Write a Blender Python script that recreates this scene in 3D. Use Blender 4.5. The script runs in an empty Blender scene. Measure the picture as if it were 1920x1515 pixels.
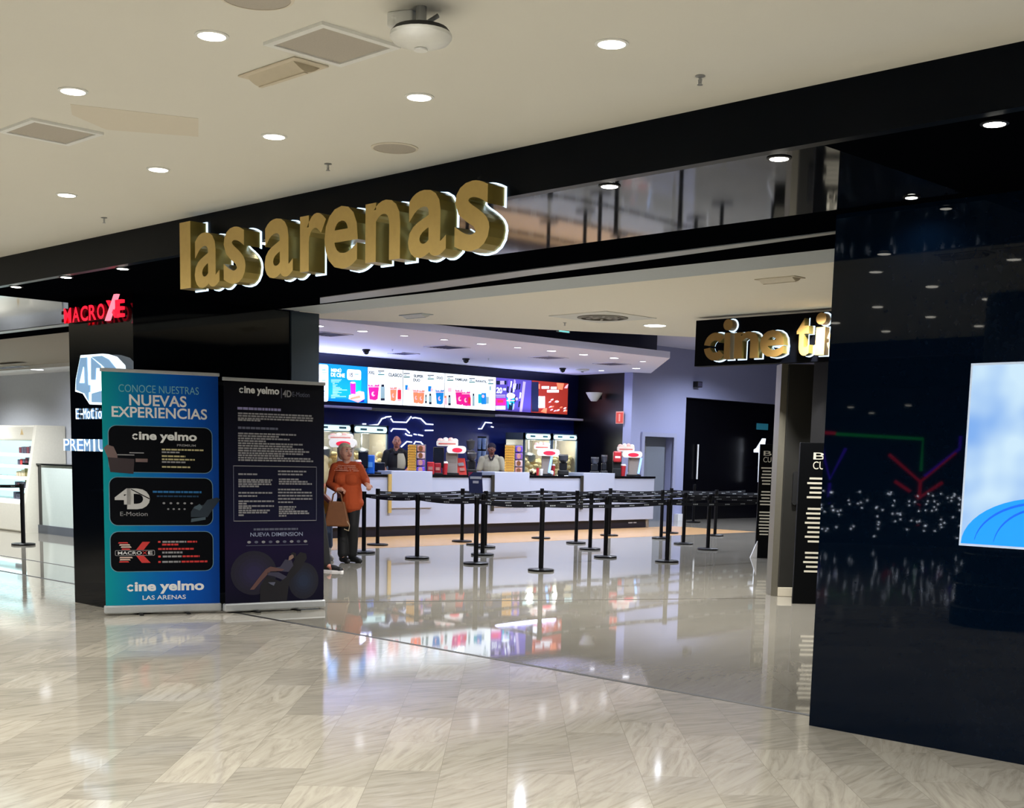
import bpy, math, random
from mathutils import Vector, Matrix
random.seed(7)
S = bpy.context.scene
C = S.collection
PI = math.pi

# ------------------------------------------------------------------ camera
FPX, PPY = 2445.24, 1188.8            # focal length and principal row, in pixels of a 1920 x 1515 frame
YAW, PITCH, ROLL, EYE = 0.784153, -0.135173, 0.0223436, 1.45
fw = Vector((-math.sin(YAW)*math.cos(PITCH), math.cos(YAW)*math.cos(PITCH), math.sin(PITCH)))
r0 = Vector((math.cos(YAW), math.sin(YAW), 0)); u0 = r0.cross(fw)
RT = math.cos(ROLL)*r0 + math.sin(ROLL)*u0
UP = -math.sin(ROLL)*r0 + math.cos(ROLL)*u0
CAM = Vector((0, 0, EYE))
cd = bpy.data.cameras.new('camera'); cam = bpy.data.objects.new('camera', cd); C.objects.link(cam)
M = Matrix.Identity(4)
for i in range(3):
    M[i][0], M[i][1], M[i][2], M[i][3] = RT[i], UP[i], -fw[i], CAM[i]
cam.matrix_world = M
cd.sensor_fit = 'HORIZONTAL'; cd.sensor_width = 36; cd.lens = FPX/1920*36
cd.shift_y = (PPY-757.5)/1920; cd.clip_start = .05; cd.clip_end = 200
S.camera = cam

# ------------------------------------------------------------------ world, exposure
w = bpy.data.worlds.new('world'); S.world = w; w.use_nodes = True
w.node_tree.nodes['Background'].inputs[0].default_value = (.36, .42, .55, 1)
w.node_tree.nodes['Background'].inputs[1].default_value = .05
S.view_settings.view_transform = 'Standard'; S.view_settings.look = 'None'
S.view_settings.gamma = 1; S.view_settings.use_curve_mapping = False
S.view_settings.exposure = 0.0
S.cycles.max_bounces = 7; S.cycles.diffuse_bounces = 4; S.cycles.glossy_bounces = 4
S.cycles.caustics_reflective = False; S.cycles.caustics_refractive = False
S.cycles.sample_clamp_indirect = 4.0
P_MALL, P_FOYER, P_CANOPY, P_SHOP = 34.0, 270.0, 200.0, 420.0     # watts of each ceiling lamp

# ------------------------------------------------------------------ points from pixels
def ray(x, y): return RT*((x-960)/FPX) - UP*((y-PPY)/FPX) + fw
def on(x, y, ax, v):
    d = ray(x, y); k = 'xyz'.index(ax); t = (v-CAM[k])/d[k]; return CAM + d*t
def fl(x, y): return on(x, y, 'z', 0)
def depth_pt(x, y, base):             # the point at pixel x,y in the camera-facing vertical plane through base
    n = Vector((fw.x, fw.y, 0)).normalized(); d = ray(x, y)
    return CAM + d*((Vector(base)-CAM).dot(n)/d.dot(n))

# ------------------------------------------------------------------ materials
def lin(c):
    return tuple(((v/255)/12.92 if v/255 <= .04045 else ((v/255+.055)/1.055)**2.4) for v in c)
MT = {}
def mat(name, col, rough=.5, metal=0, em=0, ecol=None, noise=.06, scale=30, spec=.5, trans=0, bump=0, alpha=1):
    if name in MT: return MT[name]
    m = bpy.data.materials.new(name); m.use_nodes = True; nt = m.node_tree; b = nt.nodes['Principled BSDF']
    c = lin(col)
    if noise:
        tc = nt.nodes.new('ShaderNodeTexCoord'); n = nt.nodes.new('ShaderNodeTexNoise'); n.inputs['Scale'].default_value = scale
        n.inputs['Detail'].default_value = 3
        mx = nt.nodes.new('ShaderNodeMixRGB'); mx.inputs[1].default_value = (*[v*(1-noise) for v in c], 1)
        mx.inputs[2].default_value = (*[min(1, v*(1+noise)) for v in c], 1)
        nt.links.new(tc.outputs['Object'], n.inputs['Vector']); nt.links.new(n.outputs['Fac'], mx.inputs[0])
        nt.links.new(mx.outputs[0], b.inputs['Base Color'])
        if bump:
            bp = nt.nodes.new('ShaderNodeBump'); bp.inputs['Strength'].default_value = bump; bp.inputs['Distance'].default_value = .01
            nt.links.new(n.outputs['Fac'], bp.inputs['Height']); nt.links.new(bp.outputs[0], b.inputs['Normal'])
    else: b.inputs['Base Color'].default_value = (*c, 1)
    b.inputs['Roughness'].default_value = rough; b.inputs['Metallic'].default_value = metal
    b.inputs['Specular IOR Level'].default_value = spec; b.inputs['Transmission Weight'].default_value = trans
    if em:
        b.inputs['Emission Color'].default_value = (*lin(ecol or col), 1); b.inputs['Emission Strength'].default_value = em
    MT[name] = m; return m
def glow(name, col, em): return mat(name, col, .4, em=em, noise=0)
def shelf_glass(name):
    m = bpy.data.materials.new(name); m.use_nodes = True; nt = m.node_tree; nt.nodes.remove(nt.nodes['Principled BSDF'])
    o = nt.nodes['Material Output']; t = nt.nodes.new('ShaderNodeBsdfTransparent'); g = nt.nodes.new('ShaderNodeBsdfGlossy')
    t.inputs[0].default_value = (.93, .97, .97, 1); g.inputs['Roughness'].default_value = .03
    mx = nt.nodes.new('ShaderNodeMixShader'); mx.inputs[0].default_value = .07
    nt.links.new(t.outputs[0], mx.inputs[1]); nt.links.new(g.outputs[0], mx.inputs[2])
    nt.links.new(mx.outputs[0], o.inputs[0]); return m

def tile_floor(name, ca, cb, vein, tw, th, rot, rough, veinamt, mortar, mcol, bump, off=.5, wave=2.2, spec=.5):
    m = bpy.data.materials.new(name); m.use_nodes = True; nt = m.node_tree; N = nt.nodes; L = nt.links; b = N['Principled BSDF']
    tc = N.new('ShaderNodeTexCoord'); mp = N.new('ShaderNodeMapping'); mp.inputs['Rotation'].default_value = (0, 0, rot)
    L.new(tc.outputs['Object'], mp.inputs[0])
    br = N.new('ShaderNodeTexBrick'); br.offset = off; br.inputs['Scale'].default_value = 1
    br.inputs['Color1'].default_value = (0, 0, 0, 1); br.inputs['Color2'].default_value = (1, 1, 1, 1); br.inputs['Mortar'].default_value = (.5, .5, .5, 1)
    br.inputs['Mortar Size'].default_value = mortar; br.inputs['Brick Width'].default_value = tw; br.inputs['Row Height'].default_value = th
    br.inputs['Bias'].default_value = 0; br.inputs['Mortar Smooth'].default_value = .2
    L.new(mp.outputs[0], br.inputs[0])
    # each tile turns and shifts its own veins
    vm = N.new('ShaderNodeVectorMath'); vm.operation = 'ADD'
    sc = N.new('ShaderNodeVectorMath'); sc.operation = 'SCALE'; sc.inputs['Scale'].default_value = 37
    L.new(br.outputs['Color'], sc.inputs[0]); L.new(mp.outputs[0], vm.inputs[0]); L.new(sc.outputs[0], vm.inputs[1])
    vr = N.new('ShaderNodeVectorRotate'); vr.rotation_type = 'Z_AXIS'
    an = N.new('ShaderNodeMath'); an.operation = 'MULTIPLY'; an.inputs[1].default_value = wave*.55
    sep = N.new('ShaderNodeSeparateColor'); L.new(br.outputs['Color'], sep.inputs[0]); L.new(sep.outputs[0], an.inputs[0])
    L.new(an.outputs[0], vr.inputs['Angle']); L.new(vm.outputs[0], vr.inputs['Vector'])
    st = N.new('ShaderNodeMapping'); st.inputs['Scale'].default_value = (1.2, 8.5, 1); L.new(vr.outputs[0], st.inputs[0])
    nz = N.new('ShaderNodeTexNoise'); nz.inputs['Scale'].default_value = 1.6; nz.inputs['Detail'].default_value = 7; nz.inputs['Roughness'].default_value = .62
    nz.inputs['Distortion'].default_value = 1.7
    L.new(st.outputs[0], nz.inputs[0])
    rp = N.new('ShaderNodeValToRGB'); e = rp.color_ramp.elements
    e[0].position = .30; e[0].color = (*lin(vein), 1); e[1].position = .60; e[1].color = (1, 1, 1, 1)
    x = rp.color_ramp.elements.new(.45); x.color = (.70, .68, .65, 1)
    L.new(nz.outputs['Fac'], rp.inputs[0])
    base = N.new('ShaderNodeMixRGB'); base.inputs[1].default_value = (*lin(ca), 1); base.inputs[2].default_value = (*lin(cb), 1)
    L.new(sep.outputs[0], base.inputs[0])
    mv = N.new('ShaderNodeMixRGB'); mv.blend_type = 'MULTIPLY'; mv.inputs[0].default_value = veinamt
    L.new(base.outputs[0], mv.inputs[1]); L.new(rp.outputs[0], mv.inputs[2])
    mo = N.new('ShaderNodeMixRGB'); mo.inputs[2].default_value = (*lin(mcol), 1)
    L.new(br.outputs['Fac'], mo.inputs[0]); L.new(mv.outputs[0], mo.inputs[1]); L.new(mo.outputs[0], b.inputs['Base Color'])
    b.inputs['Roughness'].default_value = rough; b.inputs['Specular IOR Level'].default_value = spec
    bn = N.new('ShaderNodeTexNoise'); bn.inputs['Scale'].default_value = 1.7; bn.inputs['Detail'].default_value = 1.5; L.new(mp.outputs[0], bn.inputs[0])
    bp = N.new('ShaderNodeBump'); bp.inputs['Strength'].default_value = bump; bp.inputs['Distance'].default_value = .02
    L.new(bn.outputs['Fac'], bp.inputs['Height']); L.new(bp.outputs[0], b.inputs['Normal'])
    return m
M_MARBLE = tile_floor('polished_marble', (203, 196, 182), (178, 172, 160), (120, 117, 112), .62, .31, PI/4, .068, .45, .0012, (150, 144, 132), .009, spec=.62)
M_FOYER = tile_floor('polished_porcelain', (152, 147, 136), (146, 142, 131), (128, 124, 115), .9, .9, PI/4, .035, .25, .0025, (140, 134, 122), .02, off=0, spec=.6)
M_CEIL = mat('ceiling_paint', (222, 221, 213), .8, noise=.02, scale=1.5)
M_CEILPATCH = mat('ceiling_patch_paint', (216, 210, 196), .85, noise=.02)
M_BLACK = mat('black_lacquer', (5, 8, 14), .045, noise=.1, spec=.36)
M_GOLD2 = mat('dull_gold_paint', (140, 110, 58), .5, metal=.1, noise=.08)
M_PANEL = mat('black_glass_panel', (3, 14, 30), .02, noise=.1, spec=.22)  # the bluish tone reflected from the atrium is put into the base colour
M_SATIN = mat('black_satin_fascia', (7, 11, 18), .3, noise=.1, spec=.06)
M_MATTE = mat('black_matte', (8, 8, 10), .6)
M_NAVY = mat('navy_wall', (14, 26, 84), .4, noise=.15, scale=3)
M_GREYALU = mat('grey_aluminium', (150, 152, 152), .4, metal=.6)
M_GREYPAINT = mat('light_grey_paint', (182, 190, 194), .6)
M_JAMB = mat('slate_jamb', (58, 72, 86), .35, metal=.3)
M_WHITE = mat('white_paint', (226, 226, 226), .5)
M_BLUEWALL = mat('lilac_wall_paint', (150, 155, 190), .75, noise=.03)
M_CANOPY = mat('canopy_paint_cool_light', (226, 228, 250), .7, noise=.02)  # bluish cast of the cool light mixed into the colour
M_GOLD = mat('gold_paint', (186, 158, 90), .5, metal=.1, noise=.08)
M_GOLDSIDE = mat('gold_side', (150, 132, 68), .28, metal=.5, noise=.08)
G_HALO = glow('halo_white', (205, 232, 255), 1.6)
G_LAMP = glow('lamp_white', (255, 250, 236), 13)
G_LAMPC = glow('lamp_cool', (245, 246, 255), 7)
M_CHROME = mat('brushed_steel', (180, 182, 185), .3, metal=.9)
M_SILVER = mat('silver_base', (186, 189, 192), .42, metal=.25)
M_GRILLE = mat('grille_grey', (176, 170, 160), .7, noise=.12, scale=200)
M_DARKGRILLE = mat('dark_grille', (70, 68, 96), .7, noise=.2, scale=150)
M_PLASTIC = mat('white_plastic', (232, 234, 232), .4)
M_SKIN = mat('skin', (205, 150, 128), .55, noise=.05)
M_SKIN2 = mat('skin_tan', (178, 116, 96), .55, noise=.05)
M_SKIN3 = mat('skin_brown', (120, 72, 58), .55, noise=.05)
M_GLASS = shelf_glass('cabinet_glass')

# ------------------------------------------------------------------ mesh builder
class MB:
    def __init__(s): s.v = []; s.f = []; s.m = []; s.mats = []
    def mi(s, m):
        if m not in s.mats: s.mats.append(m)
        return s.mats.index(m)
    def add(s, vs, fs, m):
        k = len(s.v); i = s.mi(m); s.v += [tuple(v) for v in vs]
        for f in fs: s.f.append(tuple(a+k for a in f)); s.m.append(i)
        return s
    def box(s, x0, x1, y0, y1, z0, z1, m):
        v = [(x, y, z) for z in (z0, z1) for y in (y0, y1) for x in (x0, x1)]
        return s.add(v, [(0, 2, 3, 1), (4, 5, 7, 6), (0, 1, 5, 4), (2, 6, 7, 3), (0, 4, 6, 2), (1, 3, 7, 5)], m)
    def bar(s, a, b, wd, h, m):       # a box from a to b, wd across (horizontal), h tall
        a, b = Vector(a), Vector(b); d = (b-a).normalized(); q = Vector((0, 0, 1)) if abs(d.z) < .99 else Vector((0, 1, 0))
        n = d.cross(q).normalized()*wd/2; u = n.cross(d).normalized()*h/2
        v = [p+i*n+j*u for p in (a, b) for j in (-1, 1) for i in (-1, 1)]
        return s.add(v, [(0, 2, 3, 1), (4, 5, 7, 6), (0, 1, 5, 4), (2, 6, 7, 3), (0, 4, 6, 2), (1, 3, 7, 5)], m)
    def prism(s, pts, z0, z1, m):     # plan outline, extruded up
        n = len(pts); v = [(p[0], p[1], z0) for p in pts]+[(p[0], p[1], z1) for p in pts]
        return s.add(v, [tuple(range(n-1, -1, -1)), tuple(range(n, 2*n))]+[(i, (i+1) % n, n+(i+1) % n, n+i) for i in range(n)], m)
    def shape(s, pts, y, m, d=.002):  # outline in x,z drawn on a front that faces -y, a little proud
        n = len(pts); v = [(p[0], y-d, p[1]) for p in pts]+[(p[0], y, p[1]) for p in pts]
        return s.add(v, [tuple(range(n)), tuple(range(2*n-1, n-1, -1))]+[((i+1) % n, i, n+i, n+(i+1) % n) for i in range(n)], m)
    def rect(s, x0, x1, z0, z1, y, m, d=.002): return s.shape([(x0, z0), (x1, z0), (x1, z1), (x0, z1)], y, m, d)
    def rrect(s, x0, x1, z0, z1, r, y, m, d=.002):
        p = []
        for cx, cz, a in ((x1-r, z1-r, 0), (x0+r, z1-r, 90), (x0+r, z0+r, 180), (x1-r, z0+r, 270)):
            for k in range(7):
                t = math.radians(a+15*k); p.append((cx+r*math.cos(t), cz+r*math.sin(t)))
        return s.shape(p, y, m, d)
    def oval(s, cx, cz, rx, rz, y, m, d=.002, n=20):
        return s.shape([(cx+rx*math.cos(2*PI*k/n), cz+rz*math.sin(2*PI*k/n)) for k in range(n)], y, m, d)
    def lathe(s, prof, m, c=(0, 0, 0), n=24, sx=1, sy=1):   # profile of (r, z)
        k = len(prof); v = []
        for r, z in prof:
            for i in range(n):
                a = 2*PI*i/n; v.append((c[0]+r*sx*math.cos(a), c[1]+r*sy*math.sin(a), c[2]+z))
        f = [(j*n+i, j*n+(i+1) % n, (j+1)*n+(i+1) % n, (j+1)*n+i) for j in range(k-1) for i in range(n)]
        f += [tuple(range(n-1, -1, -1)), tuple((k-1)*n+i for i in range(n))]
        return s.add(v, f, m)
    def cyl(s, c, r, z0, z1, m, n=20): return s.lathe([(r, z0), (r, z1)], m, c, n)
    def tube(s, path, r, m, n=8):
        path = [Vector(p) for p in path]; v = []; k = len(path); R_ = r if isinstance(r, (list, tuple)) else [r]*k
        up = None
        for i, p in enumerate(path):
            d = (path[min(i+1, k-1)]-path[max(i-1, 0)]).normalized()
            if up is None: up = Vector((0, 0, 1)) if abs(d.z) < .9 else Vector((1, 0, 0))
            a = d.cross(up).normalized(); b = a.cross(d).normalized(); up = b
            for j in range(n):
                t = 2*PI*j/n; v.append(p+(a*math.cos(t)+b*math.sin(t))*R_[i])
        f = [(j*n+i, j*n+(i+1) % n, (j+1)*n+(i+1) % n, (j+1)*n+i) for j in range(k-1) for i in range(n)]
        f += [tuple(range(n-1, -1, -1)), tuple((k-1)*n+i for i in range(n))]
        return s.add(v, f, m)
    def ball(s, c, r, m, nu=12, nv=8):
        rx, ry, rz = r if isinstance(r, (list, tuple)) else (r, r, r); v = [(c[0], c[1], c[2]-rz)]
        for j in range(1, nv):
            p = -PI/2+PI*j/nv
            for i in range(nu):
                a = 2*PI*i/nu; v.append((c[0]+rx*math.cos(p)*math.cos(a), c[1]+ry*math.cos(p)*math.sin(a), c[2]+rz*math.sin(p)))
        v.append((c[0], c[1], c[2]+rz)); f = []; L = len(v)-1
        for i in range(nu):
            q = (i+1) % nu; f.append((0, 1+q, 1+i)); f.append((L, L-nu+i, L-nu+q))
            for j in range(nv-2): f.append((1+j*nu+i, 1+j*nu+q, 1+(j+1)*nu+q, 1+(j+1)*nu+i))
        return s.add(v, f, m)
    def cone(s, a, b, ra, rb, m, n=12):
        s.ball(a, ra, m, n, 8); s.ball(b, rb, m, n, 8); return s.tube([a, b], [ra, rb], m, n)
    def text(s, t, x0, x1, z0, z1, y, m, d=.002, bold=0., keep=False, side=None, fit=True):
        vs, fs, fz = glyphs(t, bold)
        ax, bx_ = min(v[0] for v in vs), max(v[0] for v in vs); az, bz = min(v[1] for v in vs), max(v[1] for v in vs)
        sx = (x1-x0)/(bx_-ax); sz = (z1-z0)/(bz-az); ox = x0
        if keep: sx = min(sx, sz); ox = (x0+x1)/2-(bx_-ax)*sx/2; 
        vv = [(ox+(v[0]-ax)*sx, y-d*(v[2] > 0), z0+(v[1]-az)*sz) for v in vs]
        fr = [f for f, q in zip(fs, fz) if q]; sd = [f for f, q in zip(fs, fz) if not q]
        k = len(s.v); s.add(vv, fr, m)
        i = s.mi(side or m)
        for f in sd: s.f.append(tuple(a+k for a in f)); s.m.append(i)
        return s
    def build(s, name, parent=None, loc=None, rot=0, bevel=0, smooth=False, kind=None, remesh=0, label=None):
        me = bpy.data.meshes.new(name); me.from_pydata(s.v, [], s.f); me.update()
        for m in s.mats: me.materials.append(m)
        me.polygons.foreach_set('material_index', s.m)
        if smooth:
            me.polygons.foreach_set('use_smooth', [True]*len(me.polygons)); me.set_sharp_from_angle(angle=.7)
        o = bpy.data.objects.new(name, me); C.objects.link(o)
        if loc is not None: o.location = loc
        o.rotation_euler = (0, 0, rot)
        if parent: o.parent = parent
        if kind: o['kind'] = kind
        if label: o['label'] = label
        if bevel:
            b = o.modifiers.new('bevel', 'BEVEL'); b.width = bevel; b.segments = 2; b.limit_method = 'ANGLE'
        if remesh:
            r = o.modifiers.new('remesh', 'REMESH'); r.mode = 'VOXEL'; r.voxel_size = remesh; r.use_smooth_shade = True
            q = o.modifiers.new('smooth', 'SMOOTH'); q.factor = .5; q.iterations = 3
        return o
_g = {}
def glyphs(t, bold):
    key = (t, bold)
    if key in _g: return _g[key]
    cu = bpy.data.curves.new('t', 'FONT'); cu.body = t; cu.size = 1; cu.extrude = .5; cu.offset = bold; cu.resolution_u = 4
    o = bpy.data.objects.new('t', cu); C.objects.link(o); bpy.context.view_layer.update()
    me = bpy.data.meshes.new_from_object(o)
    vs = [tuple(v.co) for v in me.vertices]; fs = [tuple(p.vertices) for p in me.polygons]
    fz = [abs(p.normal.z) > .5 for p in me.polygons]
    bpy.data.objects.remove(o); bpy.data.curves.remove(cu); bpy.data.meshes.remove(me)
    _g[key] = (vs, fs, fz); return _g[key]

def thing(name, label, cat, loc=(0, 0, 0), rot=0, group=None):
    o = bpy.data.objects.new(name, None); C.objects.link(o); o.empty_display_size = .1
    o.location = loc; o.rotation_euler = (0, 0, rot); o['label'] = label; o['category'] = cat
    if group: o['group'] = group
    return o
def tag(o, label, cat, group=None, kind=None):
    o['label'] = label; o['category'] = cat
    if group: o['group'] = group
    if kind: o['kind'] = kind
    return o
def dup(root, loc, rot, label, group=None):
    r = root.copy(); C.objects.link(r); r.location = loc; r.rotation_euler = (0, 0, rot); r['label'] = label
    if group: r['group'] = group
    for ch in list(root.children):
        c = ch.copy(); C.objects.link(c); c.parent = r
        for g in list(ch.children):
            d = g.copy(); C.objects.link(d); d.parent = c
    return r
ORD = ['first', 'second', 'third', 'fourth', 'fifth', 'sixth', 'seventh', 'eighth', 'ninth', 'tenth', 'eleventh', 'twelfth']
def spot(parent, z, power, col, size=150, blend=.7, rad=.05):
    l = bpy.data.lights.new('bulb', 'SPOT'); l.energy = power; l.color = col; l.spot_size = math.radians(size); l.spot_blend = blend; l.shadow_soft_size = rad
    o = bpy.data.objects.new('bulb', l); C.objects.link(o); o.location = (0, 0, z); o.parent = parent; return o
WARM = (1, .985, .93); COOL = (.80, .86, 1); MID = (1, .99, .97)

# ================================================================== LARGE STRUCTURE
ZC = 2.99; ZS = 2.76; YF = 4.82; YP = 6.244
MB().box(-42, 16, -32, 6.5, -.1, 0, M_MARBLE).build('floor', kind='structure')
MB().box(-42, 16, 6.5, 38, -.1, 0, M_FOYER).build('floor_foyer', kind='structure')
MB().box(-42, 16, 6.478, 6.522, -.02, .0015, M_MATTE).build('trim_1', kind='structure')
MB().box(-42, -11.56, 7.395, 7.43, -.02, .0015, M_MATTE).build('trim_2', kind='structure')
MB().bar((-10.28, 7.6, .001), (-7.95, 11.8, .001), .03, .003, mat('threshold_dark', (70, 64, 52), .5)).build('trim_3', kind='structure')
M_ORANGE = mat('tan_floor_inlay', (190, 150, 104), .25, noise=.12, scale=8)
MB().box(-17.95, -15.75, 11.0, 23.0, -.02, .002, M_ORANGE).build('floor_inlay', kind='structure')
# mall ceiling, the black fascia and its soffit
MB().box(-42, 16, -2.6, YF+.3, ZC, ZC+.12, M_CEIL).build('ceiling', kind='structure')
MB().box(-42, 16, YF, YF+.06, ZS, ZC, M_SATIN).build('wall_fascia', kind='structure')
gx, gy, ge = on(640, 430, 'z', ZS).x, on(1200, 442, 'z', ZS).y, on(1625, 300, 'z', ZS).x
MB().box(gx, ge, YF+.06, gy, ZS, ZS+.1, M_BLACK).build('ceiling_soffit', kind='structure')
MB().box(-42, -11.6, YF+.06, 6.84, ZS, ZS+.1, M_BLACK).build('ceiling_soffit_left', kind='structure')
M_SOF = mat('black_satin_soffit', (4, 5, 8), .5, spec=0)
MB().box(-11.6, gx, YF+.06, 6.84, ZS, ZS+.1, M_SOF).box(gx, ge, gy, 6.84, ZS, ZS+.1, M_SOF).box(ge, 16, YF+.06, 6.84, ZS, ZS+.1, M_SOF).build('ceiling_soffit_dulled', kind='structure')  # matte pieces added where the soffit should show no bright reflection
_q = [on(x, y, 'z', ZS) for x, y in ((600, 557), (1000, 503.5), (1570, 432.5), (1572, 436), (1205, 487.5), (1000, 514), (800, 543.5), (600, 568))]
MB().prism([(p.x, p.y) for p in reversed(_q)], ZS-.006, ZS+.05, M_GREYALU).build('trim_4', kind='structure')
MB().box(-42, -11.55, 6.70, 6.84, ZS-.004, ZS+.1, M_GREYALU).build('trim_5', kind='structure')
MB().box(-42, -3.9, 6.84, 7.2, ZS-.002, ZS+.1, M_SOF).build('wall_header', kind='structure')
MB().box(-10.32, -3.9, 7.2, 7.68, ZS, ZC+.1, M_GREYPAINT).build('ceiling_beam', kind='structure')
# black portal: right glass panel, its return, left pillar
MB().box(-3.87, 9, YP, YP+.25, 0, ZS, M_PANEL).build('wall_right', kind='structure')
MB().box(-3.86, -3.73, YP+.25, 11.4, 0, ZC, M_MATTE).build('wall_right_return', kind='structure')
MB().box(-11.55, -10.38, 5.735, 7.36, 0, ZS, M_BLACK).build('wall_pillar', kind='structure')
MB().box(-10.5, -10.36, 7.36, 7.68, 0, ZS, M_JAMB).build('door_1', kind='structure')
# right end of the slanted entrance: grey column on a white block, black slab
col_c = fl(1474, 1118)
cn = thing('entrance_column', 'grey and dark metal clad column on a white block beside the black glass panel', 'column', (col_c.x, col_c.y, 0), YAW)
MB().box(-.17, -.10, 0, .28, 0, 2.5, mat('column_side_grey', (110, 106, 94), .4, metal=.3)).build('side_profile', cn)
MB().box(-.10, .24, -.02, .28, .1, 2.5, mat('column_face_dark', (44, 43, 40), .4, metal=.2, noise=.15, scale=4)).build('shaft', cn, bevel=.01)
MB().box(-.098, .245, -.03, .27, 0, .1, mat('white_block', (205, 196, 176), .5)).build('plinth', cn, bevel=.005)
MB().rrect(.0, .055, 1.0, 1.36, .027, -.022, M_MATTE, .04).build('pull_handle', cn)
MB().prism([(-7.62, 12.02), (-4.0, 10.9), (-4.0, 11.3), (-7.5, 12.3)], 0, ZC, M_MATTE).build('wall_slab', kind='structure')

# foyer shell
MB().box(-22, -21.72, 10.6, 24.0, 0, 4.3, mat('royal_navy_wall', (14, 38, 124), .4, noise=.25, scale=2)).build('wall_back', kind='structure')
MB().prism([(-21.72, 23.75), (-19.75, 23.50), (-19.75, 23.62), (-21.72, 23.95)], 0, 3.43, mat('black_wall', (6, 6, 10), .35)).build('wall_alcove', kind='structure')
dl, dr = 23.97, 25.07
bl, brr = 25.53, 30.4
wl = MB()
for a, b, z0, z1 in ((23.5, dl, 0, 4.1), (dl, dr, 1.99, 4.1), (dr, bl, 0, 4.1), (bl, brr, 2.965, 4.1), (brr, 33, 0, 4.1)): wl.box(-19.95, -19.7, a, b, z0, z1, M_BLUEWALL)
wl.build('wall_hall', kind='structure')
MB().box(-22, -8, 33, 33.2, 0, 4.1, M_NAVY).build('wall_end', kind='structure')
MB().prism([(-7.9, 12.5), (-7.6, 12.5), (-11.6, 33), (-12, 33)], 0, 4.1, M_MATTE).build('wall_foyer_right', kind='structure')
MB().prism([(-10.50, 7.36), (-14.55, 10.50), (-22, 10.50), (-22, 10.60), (-14.6, 10.60), (-10.44, 7.44)], 0, 4.2, M_NAVY).build('wall_left', kind='structure')
MB().prism([(-3.95, 7.68), (-13.45, 7.68), (-12.94, 8.7), (-9.0, 15.7), (-3.95, 15.7)], ZC, ZC+.1, mat('entrance_ceiling_paint', (244, 238, 222), .8, noise=.02)).build('ceiling_entrance', kind='structure')
MB().box(-22, -3, 8.4, 33.2, 4.1, 4.2, mat('upper_ceiling_paint', (196, 198, 220), .8)).build('ceiling_foyer', kind='structure')
yb = on(1232, 645, 'x', -18.0).y
MB().box(-21.7, -18.0, 10.6, yb, 3.56, 4.1, mat('bulkhead_dark', (44, 48, 72), .6)).build('wall_bulkhead', kind='structure')
MB().prism([(-16.3, 10.7), (-16.3, 20.55), (-19.5, 23.9), (-19.72, 23.45), (-21.72, 23.72), (-21.72, 10.7)], 3.43, 3.555, M_CANOPY).build('ceiling_canopy', kind='structure')

# doors in the hall wall
d1 = MB().box(-19.98, -19.9, dl+.02, dr-.02, 0, 1.98, mat('grey_door', (112, 118, 128), .5)).build('door_2', kind='structure')
M_FR = mat('pale_frame', (150, 154, 182), .5)
MB().box(-19.72, -19.66, dl-.1, dl, 0, 2.09, M_FR).box(-19.72, -19.66, dr, dr+.1, 0, 2.09, M_FR).box(-19.72, -19.66, dl, dr, 1.99, 2.09, M_FR).build('door_frame', d1)
sg = MB().box(-19.9, -19.89, dl+.1, dl+.33, 1.62, 1.84, M_GREYALU).build('door_sign', d1)
d2 = MB().box(-19.9, -19.82, bl, brr, 0, 2.96, mat('black_door', (5, 5, 8), .25)).build('door_3', kind='structure')
hp = on(1308, 875, 'x', -19.75)
MB().tube([(-19.76, hp.y, 1.0), (-19.76, hp.y, 1.85)], .022, M_PLASTIC).build('door_handle', d2, smooth=True)
q = on(1430, 800, 'x', -19.8)
MB().box(-19.82, -19.8, q.y-.25, q.y+.25, q.z-.08, q.z+.08, glow('exit_teal', (40, 110, 130), .35)).build('exit_sign', d2)
MB().box(-19.69, -19.55, dr+.12, bl-.02, 0, .16, M_WHITE).build('trim_6', kind='structure')
ct = thing('wall_speaker', 'small black box speaker high on the lilac wall above the black door', 'speaker', (-19.7, on(1304, 721, 'x', -19.7).y, on(1304, 721, 'x', -19.7).z), PI/2)
MB().box(-.1, .1, -.14, 0, -.07, .07, M_MATTE).build('housing', ct, bevel=.01); MB().rect(-.08, .08, -.05, .05, -.14, M_DARKGRILLE, .004).build('speaker_grille', ct)

# beige patch on the mall ceiling
MB().prism([on(132, 195, 'z', ZC).to_tuple(), on(372, 222, 'z', ZC).to_tuple(), on(372, 256, 'z', ZC).to_tuple(), on(200, 243, 'z', ZC).to_tuple(), on(135, 215, 'z', ZC).to_tuple()], ZC-.0012, ZC+.01, M_CEILPATCH).build('ceiling_patch', kind='structure')

# left neighbouring shop shell
MB().prism([(-42, 7.2), (-11.55, 7.2), (-11.55, 8.05), (-13.6, 9.64), (-13.6, 9.75), (-42, 9.75)], ZS, ZC+.1, mat('taupe_bulkhead', (140, 128, 110), .7)).build('ceiling_shop_bulkhead', kind='structure')
MB().box(-42, -14.6, 9.75, 10.5, ZS-.06, ZC+.1, M_WHITE).build('ceiling_shop', kind='structure')
MB().box(-30, -29.8, 7.5, 10.5, 0, ZS, M_WHITE).build('wall_shop_far', kind='structure')
MB().box(-29.8, -14.56, 10.44, 10.5, 0, ZS-.06, mat('shop_wall_paint', (196, 200, 208), .6)).build('wall_shop_back', kind='structure')

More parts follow.
